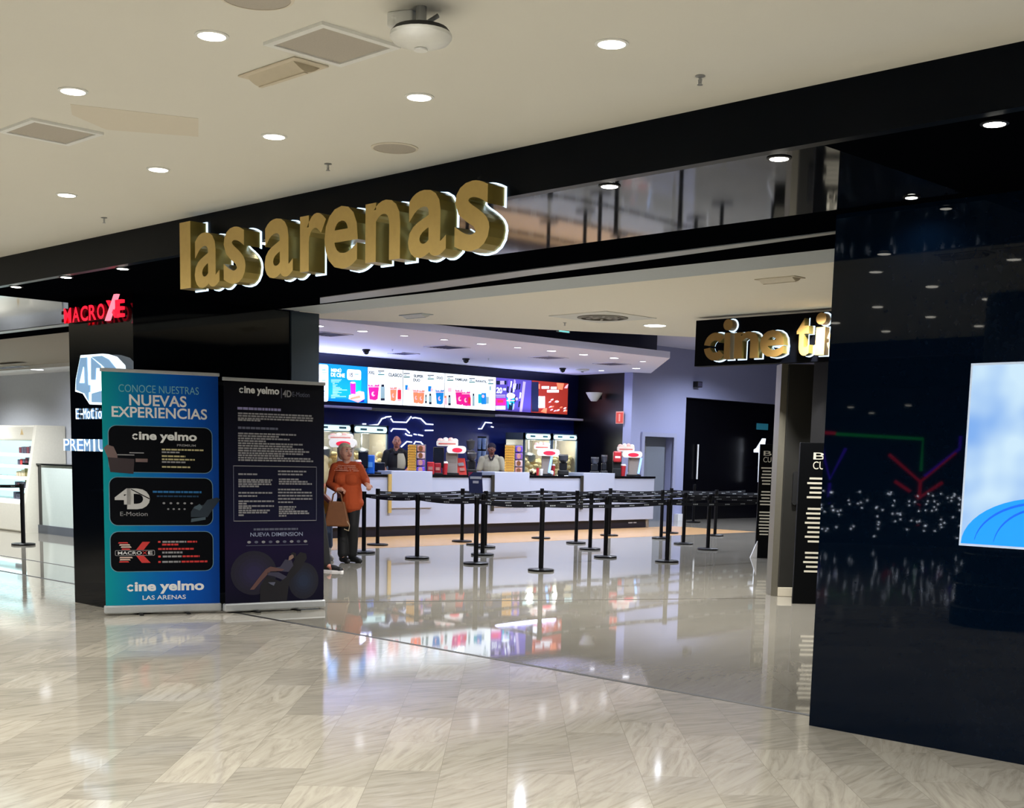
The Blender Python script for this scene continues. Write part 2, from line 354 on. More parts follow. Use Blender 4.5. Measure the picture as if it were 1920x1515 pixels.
# the side of the mall behind the camera, seen only in reflections
MB().box(-42, 16, -32, -31.8, 0, 6, M_MATTE).build('wall_opposite', kind='structure')
MB().box(-42, 16, -32, -15, 3.2, 3.4, mat('opposite_ceiling', (60, 60, 62), .8)).build('ceiling_opposite', kind='structure')
MB().box(-42, 16, -2.75, -2.6, ZC-.2, 5.2, M_NAVY).box(-42, 16, -15.1, -15, 3.2, 6, M_NAVY).build('wall_atrium', kind='structure')
MB().box(-42, -41.8, -32, 10, 0, 6, M_NAVY).build('wall_mall_left', kind='structure')
MB().box(15.8, 16, -32, 7, 0, 6, M_NAVY).build('wall_mall_right', kind='structure')
# ================================================================== LAMPS AND CEILING FITTINGS
def downlight(name, label, p, power, col, glow_m, r=.052, group=None, tilt=0, ring=None):
    t = thing(name, label, 'ceiling light', (p.x, p.y, p.z), 0, group)
    MB().lathe([(r+.012, 0), (r+.012, -.004), (r, -.006), (r, 0)], ring or M_PLASTIC, n=24).build('trim_ring', t, smooth=True)
    MB().lathe([(r, -.0005), (r*.96, -.007), (r*.6, -.0095)], glow_m, n=24).build('lamp_disc', t, smooth=True)
    if power: spot(t, -.03, power, col, 155, .8, r)
    return t
g = 'downlights in the beige mall ceiling'
for k, (x, y, lb) in enumerate(((1147, 81, 'nearest and rightmost white downlight in the beige mall ceiling'), (786, 181, 'white downlight in the mall ceiling below the wireless access point'),
        (514, 255, 'white downlight in the mall ceiling left of the round flush speaker'), (297, 317, 'white downlight of the front row above the gold letter l'),
        (125, 365, 'farthest left white downlight of the row near the black fascia'), (397, 66, 'white downlight left of the large square ceiling panel'), (137, 170, 'white downlight just above the left square ceiling panel'))):
    downlight('downlight', lb, on(x, y, 'z', ZC), P_MALL, WARM, G_LAMP, group=g)
gs = 'small downlights under the black fascia'
for x, y, lb in ((1865, 231, 'soffit spotlight at the far right above the glass panel'), (1461, 296, 'soffit spotlight under the fascia, second from the right'), (1143, 348, 'soffit spotlight right of the last gold letter'),
        (498, 455, 'soffit spotlight seen between the two gold words'), (230, 503, 'soffit spotlight above the red neon lettering'), (124, 519, 'soffit spotlight above the left edge of the black pillar'), (30, 537, 'leftmost soffit spotlight above the neighbouring shop')):
    downlight('soffit_light', lb, on(x, y, 'z', ZS), 5, MID, G_LAMP, .042, gs, ring=M_MATTE)
downlight('soffit_light', 'lone soffit spotlight close to the top edge of the glass panel', on(1709, 369, 'z', ZS), 4, MID, G_LAMP, .03, gs, ring=M_MATTE)
ceil = bpy.data.objects['ceiling']
k = 0
for iy, y in enumerate((3.9, 2.83, 1.75, .68, -.4, -1.5)):
    for ix in range(-9, 7):
        x = -4.54+1.13*ix-.35*(iy % 2)*0
        if (iy == 0 and -8.3 < x < -3.3) or (iy == 1 and -5.9 < x < -4.3): continue
        lit = (ix+iy) % 2 == 0
        MB().lathe([(.05, 0), (.05, -.006), (.03, -.009)], G_LAMP, n=16).build('lamp_disc', ceil, (x, y, ZC-.0005), smooth=True)
        if lit:
            o = spot(ceil, 0, P_MALL*2, WARM, 155, .8); o.location = (x, y, ZC-.04)
# square access panels / grilles in the ceiling
def square_panel(name, label, c4, fill):
    pts = [on(x, y, 'z', ZC) for x, y in c4]; cx = sum(p.x for p in pts)/4; cy = sum(p.y for p in pts)/4
    t = thing(name, label, 'ceiling panel', (cx, cy, ZC)); a = .185
    fr = MB()
    for s in (-1, 1): fr.box(-a, a, s*a-(.028 if s > 0 else 0), s*a+(.028 if s < 0 else 0), -.012, 0, M_PLASTIC); fr.box(s*a-(.028 if s > 0 else 0), s*a+(.028 if s < 0 else 0), -a+.028, a-.028, -.012, 0, M_PLASTIC)
    fr.build('panel_frame', t); MB().box(-a+.028, a-.028, -a+.028, a-.028, -.006, 0, fill).build('mesh_face', t)
square_panel('ceiling_panel', 'square grey mesh ceiling panel beside the wireless access point', ((505, 79), (640, 120), (740, 84), (603, 41)), M_GRILLE)
square_panel('ceiling_panel', 'square grey mesh ceiling panel at the left edge of the mall ceiling', ((5, 243), (125, 270), (186, 247), (62, 222)), M_GRILLE)
# recessed emergency lights
def emergency(label, p, z, ang, lit, pal):
    t = thing('emergency_light', label, 'emergency light', (p.x, p.y, z), ang)
    MB().box(-.2, .2, -.085, .085, -.008, 0, pal).build('recess_frame', t, bevel=.004)
    n = 9; bm = MB(); pr = [(-.065+.13*i/n, -.008-.028*math.sin(PI*i/n)) for i in range(n+1)]
    v = [(-.165, a, b) for a, b in pr]+[(.165, a, b) for a, b in pr]; m = n+1
    bm.add(v, [(i, i+1, m+i+1, m+i) for i in range(n)]+[tuple(range(m)), tuple(range(2*m-1, m-1, -1))], lit); bm.build('curved_diffuser', t, smooth=True)
    MB().box(-.16, .16, -.008, .008, -.040, -.034, pal).build('lamp_tube_ridge', t)
M_DIFF = mat('frosted_plastic', (190, 180, 158), .4)
emergency('recessed emergency light with curved diffuser under the large square panel', on(530, 132, 'z', ZC), ZC, 0, M_DIFF, mat('beige_plastic', (206, 196, 176), .5))
emergency('emergency light on the entrance ceiling near the top of the glass panel', on(1462, 522, 'z', ZC), ZC, 0, mat('beige_diffuser', (214, 205, 186), .5), mat('beige_plastic', (206, 196, 176), .5))
emergency('emergency light on the entrance ceiling above the blue menu screen', on(780, 590, 'z', ZC), ZC, 0, M_PLASTIC, M_GREYPAINT)
# access point with its junction box
p = on(789, 78, 'z', ZC-.115); p.z = ZC
t = thing('wireless_access_point', 'white domed wireless access point hanging under the mall ceiling', 'access point', p, YAW); t.scale = (.85, .85, .85)
MB().cyl((0, 0, 0), .022, -.075, 0, M_GREYALU).box(-.045, .045, -.012, .012, -.075, -.06, M_GREYALU).build('mount_arm', t)
pr = [(.01, -.165), (.05, -.160), (.115, -.138), (.128, -.120), (.126, -.105), (.11, -.085), (.03, -.075)]
MB().lathe(pr[:5], M_PLASTIC, sx=1, sy=1).build('dome', t, smooth=True); MB().lathe(pr[4:], M_MATTE).build('back_shell', t, smooth=True)
MB().cyl((0, 0, -.172), .028, 0, .008, M_PLASTIC).build('foot_disc', t)
p = on(757, 42, 'z', ZC-.03); p.z = ZC
t = thing('junction_box', 'small white junction box on the ceiling above the access point', 'junction box', p, .4)
MB().box(-.05, .05, -.035, .035, -.05, 0, M_PLASTIC).build('housing', t, bevel=.006); MB().tube([(.05, 0, -.03), (.09, .01, -.035), (.12, .03, -.01)], .008, M_GREYALU).build('cable', t, smooth=True)
# flush round speakers
for x, y, r, lb in ((740, 277, .12, 'round flush ceiling speaker above the middle gold letters'), (480, -6, .13, 'round flush ceiling speaker cut by the top edge of the view')):
    p = on(x, y, 'z', ZC); t = thing('ceiling_speaker', lb, 'speaker', p)
    MB().lathe([(r, 0), (r, -.004), (r-.012, -.006), (r-.012, 0)], M_CEILPATCH, n=32).build('rim', t, smooth=True); MB().cyl((0, 0, -.004), r-.012, 0, .003, M_GRILLE, 32).build('mesh_face', t)
def sprinkler(label, p, up=1):
    t = thing('sprinkler', label, 'sprinkler', p); t.scale = (.7, .7, .7)
    MB().lathe([(.028, 0), (.03, -.004), (.012, -.008)], M_GREYALU).build('escutcheon', t, smooth=True)
    MB().cyl((0, 0, 0), .008, -.04, -.006, M_CHROME, 10).bar((-.012, 0, -.02), (-.008, 0, -.05), .004, .004, M_CHROME).bar((.012, 0, -.02), (.008, 0, -.05), .004, .004, M_CHROME).build('pipe', t)
    MB().cyl((0, 0, -.052), .016, 0, .003, M_CHROME, 12).build('deflector', t)
sprinkler('sprinkler on the mall ceiling above the gold letters', on(615, 307, 'z', ZC))
sprinkler('leftmost sprinkler on the mall ceiling by the black fascia', on(195, 408, 'z', ZC))
sprinkler('sprinkler on the mall ceiling right of the near downlight', on(1313, 142, 'z', ZC))
sprinkler('sprinkler on the entrance ceiling in front of the counter canopy', on(1059, 605, 'z', ZC))
# entrance ceiling: square diffuser, big round light
p = on(1130, 594, 'z', ZC); t = thing('air_diffuser', 'square air diffuser with a round swirl grille on the entrance ceiling', 'air vent', p); t.scale = (1.4, 1.4, 1)
MB().box(-.3, .3, -.3, .3, -.008, 0, M_CEIL).build('plate', t, bevel=.003)
f = MB()
for r in (.20, .13, .06): f.lathe([(r, -.008), (r, -.016), (r-.03, -.02), (r-.03, -.008)], mat('diffuser_grey', (120, 116, 104), .6), n=32)
for a in range(8): f.bar((.03*math.cos(a*PI/4), .03*math.sin(a*PI/4), -.012), (.19*math.cos(a*PI/4), .19*math.sin(a*PI/4), -.012), .02, .01, M_GRILLE)
f.build('swirl_grille', t)
downlight('round_ceiling_light', 'large round white light on the entrance ceiling left of the hanging gold sign', on(1228, 610, 'z', ZC), P_FOYER*1.3, MID, G_LAMP, .125)
for x, y in ((-6.2, 9.0), (-7.2, 11.2), (-9.3, 9.0), (-8.3, 13.4), (-11.2, 9.3)):     # entrance lamps hidden by the beam and sign
    o = spot(bpy.data.objects['ceiling_entrance'], 0, P_FOYER*1.3, MID, 155, .8); o.location = (x, y, ZC-.03)
for x, y in ((-14.2, 14.5), (-14.2, 18.0), (-14.2, 21.5), (-13.5, 25), (-17.5, 25.5)):   # hall lamps above the entrance ceiling line
    o = spot(bpy.data.objects['ceiling_foyer'], 0, P_FOYER*2.6, COOL, 155, .8); o.location = (x, y, 4.05)
t = thing('exit_light', 'small teal exit light strip hanging below the entrance ceiling edge', 'exit light', on(1056, 620, 'x', -11.2), PI/2)
MB().box(-.11, .11, -.015, .015, -.02, .012, mat('exit_housing', (120, 140, 140), .5)).build('housing', t); MB().rect(-.09, .09, -.018, -.004, -.015, glow('exit_strip', (120, 220, 220), 1.2), .003).build('light_strip', t)
# canopy over the counter
ZK = 3.43; gk = 'spotlights under the counter canopy'
for k, (x, y, pw) in enumerate(((597, 611, 1), (679.5, 620.5, .6), (758, 629, .3), (833, 636.5, .3), (903, 644.4, 1), (970.6, 651.4, .3), (1034, 657.6, 1), (1094, 664.6, 1), (1151.6, 671, 1), (1205.5, 677.4, .4))):
    downlight('canopy_light', f'{ORD[k]} spotlight from the left in the front row under the counter canopy', on(x, y, 'z', ZK), P_CANOPY*pw, COOL, G_LAMPC if pw > .5 else glow('lamp_dim', (235, 235, 250), 2.2), .085 if pw > .5 else .07, gk, ring=mat('canopy_ring', (120, 118, 130), .5))
downlight('canopy_light', 'spotlight at the canopy corner above the dark alcove', on(1193, 690.5, 'z', ZK), P_CANOPY, COOL, G_LAMPC, .085, gk)
downlight('canopy_light', 'small spotlight under the canopy near the right end of the menu screens', on(1127.6, 694.6, 'z', ZK), P_CANOPY*.5, COOL, G_LAMPC, .06, gk)
for x, y, a, lb in ((614, 626, .3, 'leftmost dark square vent under the counter canopy'), (838, 650.5, .3, 'dark square vent in the middle of the counter canopy'), (757, 662.6, .22, 'small dark vent under the canopy close to the menu screens'), (1028, 670, .28, 'grey square vent under the canopy right of the middle'), (1147, 682, .28, 'rightmost grey square vent under the counter canopy')):
    p = on(x, y, 'z', ZK); t = thing('canopy_vent', lb, 'vent', p, 0, 'vents under the counter canopy'); m = M_DARKGRILLE if x < 900 else mat('vent_grey', (132, 128, 146), .7)
    fr = MB()
    for s in (-1, 1): fr.box(-a, a, s*a-.02, s*a+.02, -.012, 0, M_CANOPY); fr.box(s*a-.02, s*a+.02, -a+.02, a-.02, -.012, 0, M_CANOPY)
    fr.build('vent_frame', t)
    gr = MB().box(-a+.02, a-.02, -a+.02, a-.02, -.004, 0, m)
    for i in range(7): gr.box(-a+.02, a-.02, -a+.05+i*(2*a-.1)/6-.006, -a+.05+i*(2*a-.1)/6+.006, -.01, -.004, m)
    gr.build('vent_grille', t)
for x, y, lb in ((686.5, 655, 'black dome camera under the canopy above the blue menu screen'), (873.6, 672, 'black dome camera under the canopy above the white menu screens'), (1055, 690, 'black dome camera under the canopy above the orange menu screen')):
    p = on(x, y, 'z', ZK); t = thing('dome_camera', lb, 'camera', p); MB().cyl((0, 0, 0), .075, -.03, 0, M_MATTE).build('mount', t); MB().ball((0, 0, -.04), .06, mat('smoked_dome', (20, 28, 34), .1)).build('dome', t, smooth=True)
for x, y, lb in ((736, 655, 'small canopy sprinkler beside the left dome camera'), (916, 672, 'small canopy sprinkler beside the middle dome camera')): sprinkler(lb, on(x, y, 'z', ZK))
p = on(1092, 692, 'z', ZK); t = thing('smoke_detector', 'white round smoke detector under the canopy by the last menu screen', 'smoke detector', p)
MB().lathe([(.16, 0), (.15, -.03), (.08, -.05), (.02, -.055)], M_PLASTIC).build('cover', t, smooth=True); MB().cyl((0, 0, -.07), .03, 0, .02, M_GREYALU).build('sensor', t)
for y in (12.5, 14.8, 17.2, 19.6): pass
# lights of the neighbouring shop
for x in (-26, -23, -20, -17.2, -14.5):
    o = spot(bpy.data.objects['ceiling_shop_bulkhead'], 0, P_SHOP, (.94, .97, 1), 155, .8); o.location = (x, 8.7, ZS-.03)
downlight('shop_downlight', 'small lit downlight in the white shop ceiling at the far left', on(70, 692.5, 'z', ZS-.06), 10, COOL, G_LAMPC, .1)
t = thing('shop_air_vent', 'pale slot vent in the white shop ceiling at the left edge', 'vent', on(18, 688, 'z', ZS-.06))
MB().box(-.5, .5, -.1, .1, -.01, 0, M_GREYPAINT).build('vent_plate', t); MB().box(-.42, .42, -.05, .05, -.014, -.01, M_DARKGRILLE).build('vent_slot', t)
# ================================================================== SIGNS ON THE PORTAL
YL = 4.69                                   # front of the big gold letters; backs almost touch the fascia
t = thing('gold_letter_sign', 'large gold back-lit letters along the black fascia above the entrance', 'sign', (-6.5, YF, 2.76))
LET = [('l', 337, 357), ('a', 364.5, 411), ('s', 419, 460), ('a', 496, 549), ('r', 562.5, 611), ('e', 608.5, 671), ('n', 685, 750), ('a', 765, 836), ('s', 852, 917)]
zb = sum(on(x, y, 'z' if 0 else 'y', YL).z for x, y in ((341, 540), (556, 513), (698, 491), (820, 477)))/4
zt = sum(on(x, y, 'y', YL).z for x, y in ((389, 441), (525, 411), (642, 389), (880, 343)))/4
zl = on(338, 418, 'y', YL).z
off = Vector((-6.5, YF, 2.76)); SHN = .04
for ch, xa, xb in LET:
    a, b = on(xa, 450, 'y', YL).x+6.5, on(xb, 450, 'y', YL).x+6.5
    z0, z1 = zb-off.z, (zl if ch == 'l' else zt)-off.z; rd = .012 if ch in 'ase' else 0
    if ch in 'lrn': z1 -= 0
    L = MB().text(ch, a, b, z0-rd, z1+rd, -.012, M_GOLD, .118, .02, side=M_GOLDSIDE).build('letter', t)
    MB().text(ch, a-.008, b+.008, z0-rd-.008, z1+rd+.008, -.002, G_HALO, .01, .027).build('back_light', L)
# hanging sign in the entrance
YH = 11.62; p0 = on(1302, 687, 'y', YH); zt2 = on(1308, 601, 'y', YH).z
t = thing('hanging_sign', 'black hanging sign with gold letters and white edge light inside the entrance', 'sign', (p0.x, YH, p0.z))
Hs = zt2-p0.z
MB().box(0, 3.0, 0, .12, 0, Hs, mat('sign_black', (4, 5, 9), .5, spec=.05)).build('backboard', t)
def hx(px): return on(px, 640, 'y', YH-.1).x-p0.x
def hz(px, py): return on(px, py, 'y', YH-.1).z-p0.z
zb = (hz(1345, 675)+hz(1410, 671)+hz(1510, 666))/3; zx = (hz(1400, 622)+hz(1440, 619))/2; zd = (hz(1366, 602)+hz(1539, 591))/2
def cmark(cx, cz, r, wd, y, m, d, mb, side):
    for a0, a1 in ((38, 172), (188, 322)):
        k = 12; o_ = [(cx+r*math.cos(math.radians(a0+(a1-a0)*i/k)), cz+r*math.sin(math.radians(a0+(a1-a0)*i/k))) for i in range(k+1)]
        i_ = [(cx+(r-wd)*math.cos(math.radians(a1-(a1-a0)*i/k)), cz+(r-wd)*math.sin(math.radians(a1-(a1-a0)*i/k))) for i in range(k+1)]
        n = k+1
        v = [(p[0], y-d, p[1]) for p in o_+i_]+[(p[0], y, p[1]) for p in o_+i_]; T = 2*n
        f = [(i, i+1, T-2-i, T-1-i) for i in range(k)]
        mb.add(v, f+[tuple(reversed([q+T for q in x])) for x in f], m)
        mb.add(v, [((i+1) % T, i, T+i, T+(i+1) % T) for i in range(T)], side)
    return mb
xh = zx-zb
for s_, xa, xb, top in (('c', 1315, 1362, zx), ('i', 1358, 1369, zx), ('n', 1377, 1422, zx), ('e', 1425, 1470, zx), ('t', 1493, 1517, zd-.02), ('i', 1529, 1546, zx), ('c', 1547, 1596, zx)):
    a, b = hx(xa), hx(xb)
    if s_ == 'c':
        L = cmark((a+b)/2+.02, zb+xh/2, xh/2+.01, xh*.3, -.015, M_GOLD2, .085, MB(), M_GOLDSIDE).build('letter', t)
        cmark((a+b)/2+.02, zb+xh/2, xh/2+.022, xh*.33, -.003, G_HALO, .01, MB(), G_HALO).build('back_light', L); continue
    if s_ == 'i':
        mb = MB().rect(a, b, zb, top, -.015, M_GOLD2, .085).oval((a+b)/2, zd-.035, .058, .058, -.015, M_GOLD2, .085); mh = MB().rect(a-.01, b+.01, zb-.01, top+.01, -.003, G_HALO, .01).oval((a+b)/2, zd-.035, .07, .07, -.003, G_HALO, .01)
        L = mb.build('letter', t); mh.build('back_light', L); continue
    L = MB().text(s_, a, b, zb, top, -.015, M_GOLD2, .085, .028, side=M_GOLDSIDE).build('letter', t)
    MB().text(s_, a-.01, b+.01, zb-.01, top+.01, -.003, G_HALO, .01, .034).build('back_light', L)
# pillar signs
YQ = 5.735
def pp(x, y, yy=YQ): return on(x, y, 'y', yy)
RED = glow('neon_red', (255, 28, 52), 1.5); REDD = mat('red_side', (130, 8, 20), .4, em=.25)
o = pp(118, 612); t = thing('red_neon_lettering', 'red neon lettering projecting from the top of the black pillar', 'sign', (o.x, YQ, o.z))
yl = -.14
xs = [118, 134, 149, 163, 177, 195, 207]; 
for i, ch in enumerate('MACRO'):
    a = on(118+i*15.6, 600, 'y', YQ+yl).x-o.x; b = on(118+i*15.6+13.6, 600, 'y', YQ+yl).x-o.x
    z0 = 0.0; z1 = .13
    MB().text(ch, a, b, z0, z1, yl+.04, RED, .03, .02, side=REDD).build('letter', t)
a = on(196, 590, 'y', YQ+yl).x-o.x; b = on(216, 590, 'y', YQ+yl).x-o.x
MB().shape([(a, -.02), (a+.05, -.02), (b+.03, .19), (b-.02, .19)], yl+.03, glow('neon_pink', (255, 120, 140), 1.6), .03).shape([(a, .15), (a+.045, .15), (b, .0), (b-.045, .0)], yl+.035, RED, .02).build('slanted_letter', t)
e = MB(); xa = b+.0; 
for z in (.0, .058, .115): e.rect(xa, xa+.11, z, z+.026, yl+.03, RED, .03)
e.rect(xa, xa+.026, 0, .14, yl+.03, RED, .03).build('bar_letter', t)
MB().box(.14, .78, yl+.06, 0, .02, .05, mat('dark_red_box', (70, 6, 14), .4)).box(.14, .78, yl+.06, 0, .09, .12, mat('dark_red_box', (70, 6, 14), .4)).build('back_rail', t)
BLU = glow('sign_white_blue', (226, 243, 255), 1.5); BLUF = glow('sign_face_blue', (128, 168, 208), .55)
o = pp(138, 765); t = thing('emblem_sign', 'back-lit white and blue numeral emblem sign on the black pillar', 'sign', (o.x, YQ, o.z))
def q2(x, y): v = on(x, y, 'y', YQ-.1); return (v.x-o.x, v.z-o.z)
def pxpoly(mb, pts, y, m, d): return mb.shape([q2(a, b) for a, b in reversed(pts)], y, m, d)
out = [(149, 666), (190, 663), (206, 668), (221, 684), (224, 705), (222, 735), (212, 753), (197, 759), (166, 758), (153, 738), (139, 734), (140, 712)]
pxpoly(MB(), out, -.03, BLU, .06).build('light_body', t)
fc = MB()
pxpoly(fc, [(150, 671), (162, 670), (164, 722), (168, 722), (168, 735), (165, 736), (165, 752), (158, 738), (142, 731), (142, 714)], -.09, BLUF, .008)
pxpoly(fc, [(170, 670), (188, 686), (188, 690), (179, 690), (178, 712), (170, 712)], -.09, BLUF, .008)
pxpoly(fc, [(171, 669), (190, 667), (203, 674), (216, 690), (219, 706), (206, 700), (190, 684)], -.09, BLUF, .008)
pxpoly(fc, [(171, 738), (206, 728), (214, 738), (205, 751), (192, 755), (171, 754)], -.09, BLUF, .008)
pxpoly(fc, [(150, 718), (157, 688), (158, 718)], -.099, BLU, .006)
fc.build('blue_face', t)
def letters_sign(name, label, s_, x0, x1, y0, y1, dep, face):
    o = pp(x0, y1); t = thing(name, label, 'sign', (o.x, YQ, o.z)); a = on(x1, y1, 'y', YQ-dep).x-o.x; z = on(x0, y0, 'y', YQ-dep).z-o.z
    n = len(s_)
    for i, ch in enumerate(s_):
        if ch in ' -': 
            MB().rect(a*i/n, a*(i+.6)/n, z*.4, z*.55, -dep+.03, face, .03).build('hyphen', t); continue
        low = ch.islower() and ch not in 'ti'; nr = .3 if ch in 'Ii' else 0; MB().text(ch, a*(i+nr)/n, a*(i+.86-nr)/n, 0, z*(.74 if low else 1), -.01, face, dep, .0, side=BLUF).build('letter', t)
letters_sign('small_letter_sign', 'small white back-lit lettering under the numeral emblem on the pillar', 'E-Motion', 148, 201, 766, 786, .02, BLU)
letters_sign('word_sign', 'white back-lit capital letters at mid height on the black pillar', 'PREMIUM', 131, 214, 823, 845, .05, BLU)
# screen built into the right glass panel
a = on(1826, 686, 'y', YP); b = on(1801, 1018, 'y', YP)
t = thing('display_screen', 'bright upright display screen showing a blue dome, set in the black glass panel', 'screen', (a.x, YP, b.z)); Hs = a.z-b.z; Ws = 1.0
m = bpy.data.materials.new('screen_sky'); m.use_nodes = True; nt = m.node_tree; bs = nt.nodes['Principled BSDF']
tc = nt.nodes.new('ShaderNodeTexCoord'); nz = nt.nodes.new('ShaderNodeTexNoise'); nz.inputs['Scale'].default_value = 2.6; nz.inputs['Detail'].default_value = 2
rp = nt.nodes.new('ShaderNodeValToRGB'); rp.color_ramp.elements[0].position = .36; rp.color_ramp.elements[0].color = (*lin((128, 176, 240)), 1); rp.color_ramp.elements[1].position = .6; rp.color_ramp.elements[1].color = (*lin((206, 234, 252)), 1)
nt.links.new(tc.outputs['Object'], nz.inputs[0]); nt.links.new(nz.outputs['Fac'], rp.inputs[0]); nt.links.new(rp.outputs[0], bs.inputs['Emission Color']); bs.inputs['Emission Strength'].default_value = 1.0
bs.inputs['Base Color'].default_value = (.02, .02, .02, 1); bs.inputs['Roughness'].default_value = .1
MB().box(-.012, Ws+.012, -.006, 0, -.012, Hs+.012, mat('screen_edge', (190, 205, 225), .4, em=.5)).build('screen_frame', t)
MB().rect(0, Ws, 0, Hs, -.006, m, .003).build('screen_image', t)
D1 = glow('dome_blue', (18, 132, 246), 1.0); D2 = glow('dome_deep_blue', (8, 92, 214), .9)
dm = MB(); n = 24
def arc(rx, rz, x0, k): return [(x0-rx*math.cos(PI*i/n), rz*math.sin(PI*i/n)) for i in range(n+1)]
cx = .42; dm.shape([p for p in reversed(arc(.42, .24, cx, n))], -.0095, D1, .002)
for sc in (.84, .6):
    o_ = arc(.42*sc, .24*(.55+.45*sc), cx, n); i_ = [(p[0], max(0, p[1]-.012)) for p in o_]
    for k in range(1, n-1): dm.shape([i_[k], i_[k+1], o_[k+1], o_[k]], -.0118, D2, .001)
dm.build('blue_dome_picture', t)
# vertical notice lettering on the black slab and on the stand behind it
M_PALE = mat('pale_lettering', (214, 208, 190), .5, em=.12)
def vertical_notice(name, label, base, px, wd, h, z0, seed, board):
    rnd = random.Random(seed); t = thing(name, label, 'notice', base, YAW)
    MB().box(-wd/2, wd/2, -.02, .03, 0, h, board).build('board', t, bevel=.004)
    l = MB(); z = z0; gap = 0
    while z < h-.35:
        k = rnd.randint(4, 9)
        for i in range(k):
            if z > h-.35: break
            ln = rnd.uniform(.22, .34)*wd*2.2; l.rect(wd*px-ln/2, wd*px+ln/2, z, z+.02, -.02, M_PALE, .003); z += .048
        z += .07
    l.build('lettering', t)
    MB().text('B', wd*px-.06, wd*px+.06, h-.17, h-.1, -.02, M_PALE, .004, 0).text('CU', wd*px-.06, wd*px+.06, h-.27, h-.19, -.02, M_PALE, .004, 0).build('initials', t)
    return t
sb = fl(1512, 1132)
vertical_notice('vertical_notice_board', 'tall black board with sideways pale lettering next to the grey column', (sb.x, sb.y, 0), .16, .30, 1.66, .33, 3, mat('notice_black', (5, 6, 8), .5, spec=.1))
sb = fl(1430, 1046)
t = vertical_notice('standing_sign', 'tall narrow black stand with sideways lettering and white foot inside the entrance', (sb.x, sb.y, 0), -.02, .24, 1.72, .35, 5, mat('notice_black', (5, 6, 8), .5, spec=.1))
MB().add([(-.20, -.06, 0), (-.10, -.06, 0), (-.10, -.06, .26), (-.20, .0, 0), (-.10, .0, 0), (-.10, 0, .26)], [(0, 1, 2), (3, 5, 4), (0, 3, 4, 1), (1, 4, 5, 2), (0, 2, 5, 3)], M_WHITE).build('support_foot', t)
nb = on(1424, 860, 'x', -17.5)
t = thing('numeral_sign', 'tall white illuminated numeral one in front of the black hall doors', 'sign', (-19.55, on(1424, 860, 'x', -19.55).y, on(1424, 904, 'x', -19.55).z), YAW)
NW = glow('numeral_white', (232, 240, 255), 1.0)
h = on(1424, 822, 'x', -19.55).z-on(1424, 904, 'x', -19.55).z
MB().shape([(-.02, 0), (.05, 0), (.13, h), (.04, h), (-.1, h*.78), (-.16, h*.74), (-.16, h*.68), (-.03, h*.68)], 0, NW, .05).build('numeral', t)
MB().box(-.0, .06, 0, .33, h*.3, h*.36, M_MATTE).build('wall_bracket', t)
# alcove wall fittings
p = on(1127, 745, 'y', 23.53); t = thing('wall_lamp', 'pale bowl wall lamp on the black alcove wall', 'lamp', (p.x, 23.52, p.z), -.12)
MB().lathe([(.07, -.1), (.13, -.02), (.20, .1), (.19, .1), (.02, -.06)], mat('pale_bowl', (176, 174, 168), .5, em=.12), n=24).build('bowl_shade', t, (0, -.21, 0), smooth=True); MB().box(-.04, .04, -.08, 0, -.05, .05, M_MATTE).build('wall_bracket', t)
p = on(1164, 783, 'y', 23.50); t = thing('fire_sign', 'small red fire extinguisher sign on the black alcove wall', 'sign', (p.x, 23.47, p.z), -.12)
MB().box(-.13, .13, -.012, 0, -.14, .14, mat('sign_pale_red', (214, 150, 130), .5, em=.1)).build('sign_plate', t); MB().rect(-.115, .115, -.125, .115, -.012, mat('sign_red', (196, 62, 40), .5, em=.15), .003).rect(-.025, .025, -.09, .04, -.015, mat('sign_pale_red', (214, 150, 130)), .003).oval(0, .06, .03, .025, -.015, mat('sign_pale_red', (214, 150, 130)), .003).build('extinguisher_symbol', t)
# ================================================================== ROLL-UP BANNERS
def gradmat(name, stops, axis, size, rough=.45, em=0):
    m = bpy.data.materials.new(name); m.use_nodes = True; nt = m.node_tree; b = nt.nodes['Principled BSDF']
    tc = nt.nodes.new('ShaderNodeTexCoord'); mp = nt.nodes.new('ShaderNodeMapping'); mp.inputs['Scale'].default_value = [1/s for s in size]; mp.inputs['Rotation'].default_value = axis
    gr = nt.nodes.new('ShaderNodeTexGradient'); rp = nt.nodes.new('ShaderNodeValToRGB'); e = rp.color_ramp.elements
    while len(e) < len(stops): e.new(.5)
    for q, (ps, c) in zip(e, stops): q.position = ps; q.color = (*lin(c), 1)
    nt.links.new(tc.outputs['Object'], mp.inputs[0]); nt.links.new(mp.outputs[0], gr.inputs[0]); nt.links.new(gr.outputs[0], rp.inputs[0]); nt.links.new(rp.outputs[0], b.inputs['Base Color'])
    b.inputs['Roughness'].default_value = .6; b.inputs['Specular IOR Level'].default_value = .15; return m
M_INK = mat('print_white', (236, 238, 240), .5, noise=0); M_INKG = mat('print_grey', (150, 150, 156), .5, noise=0); M_INKS = mat('print_dim', (96, 100, 122), .5, noise=0)
M_INKR = mat('print_red', (206, 52, 52), .5, noise=0); M_INKB = mat('print_blue', (30, 106, 168), .5, noise=0); M_INKY = mat('print_cream', (196, 186, 140), .5, noise=0)
M_CARD = mat('print_black_card', (3, 5, 12), .6, noise=0, spec=.1); M_THINT = mat('print_thin_teal', (120, 186, 200), .5, noise=0)
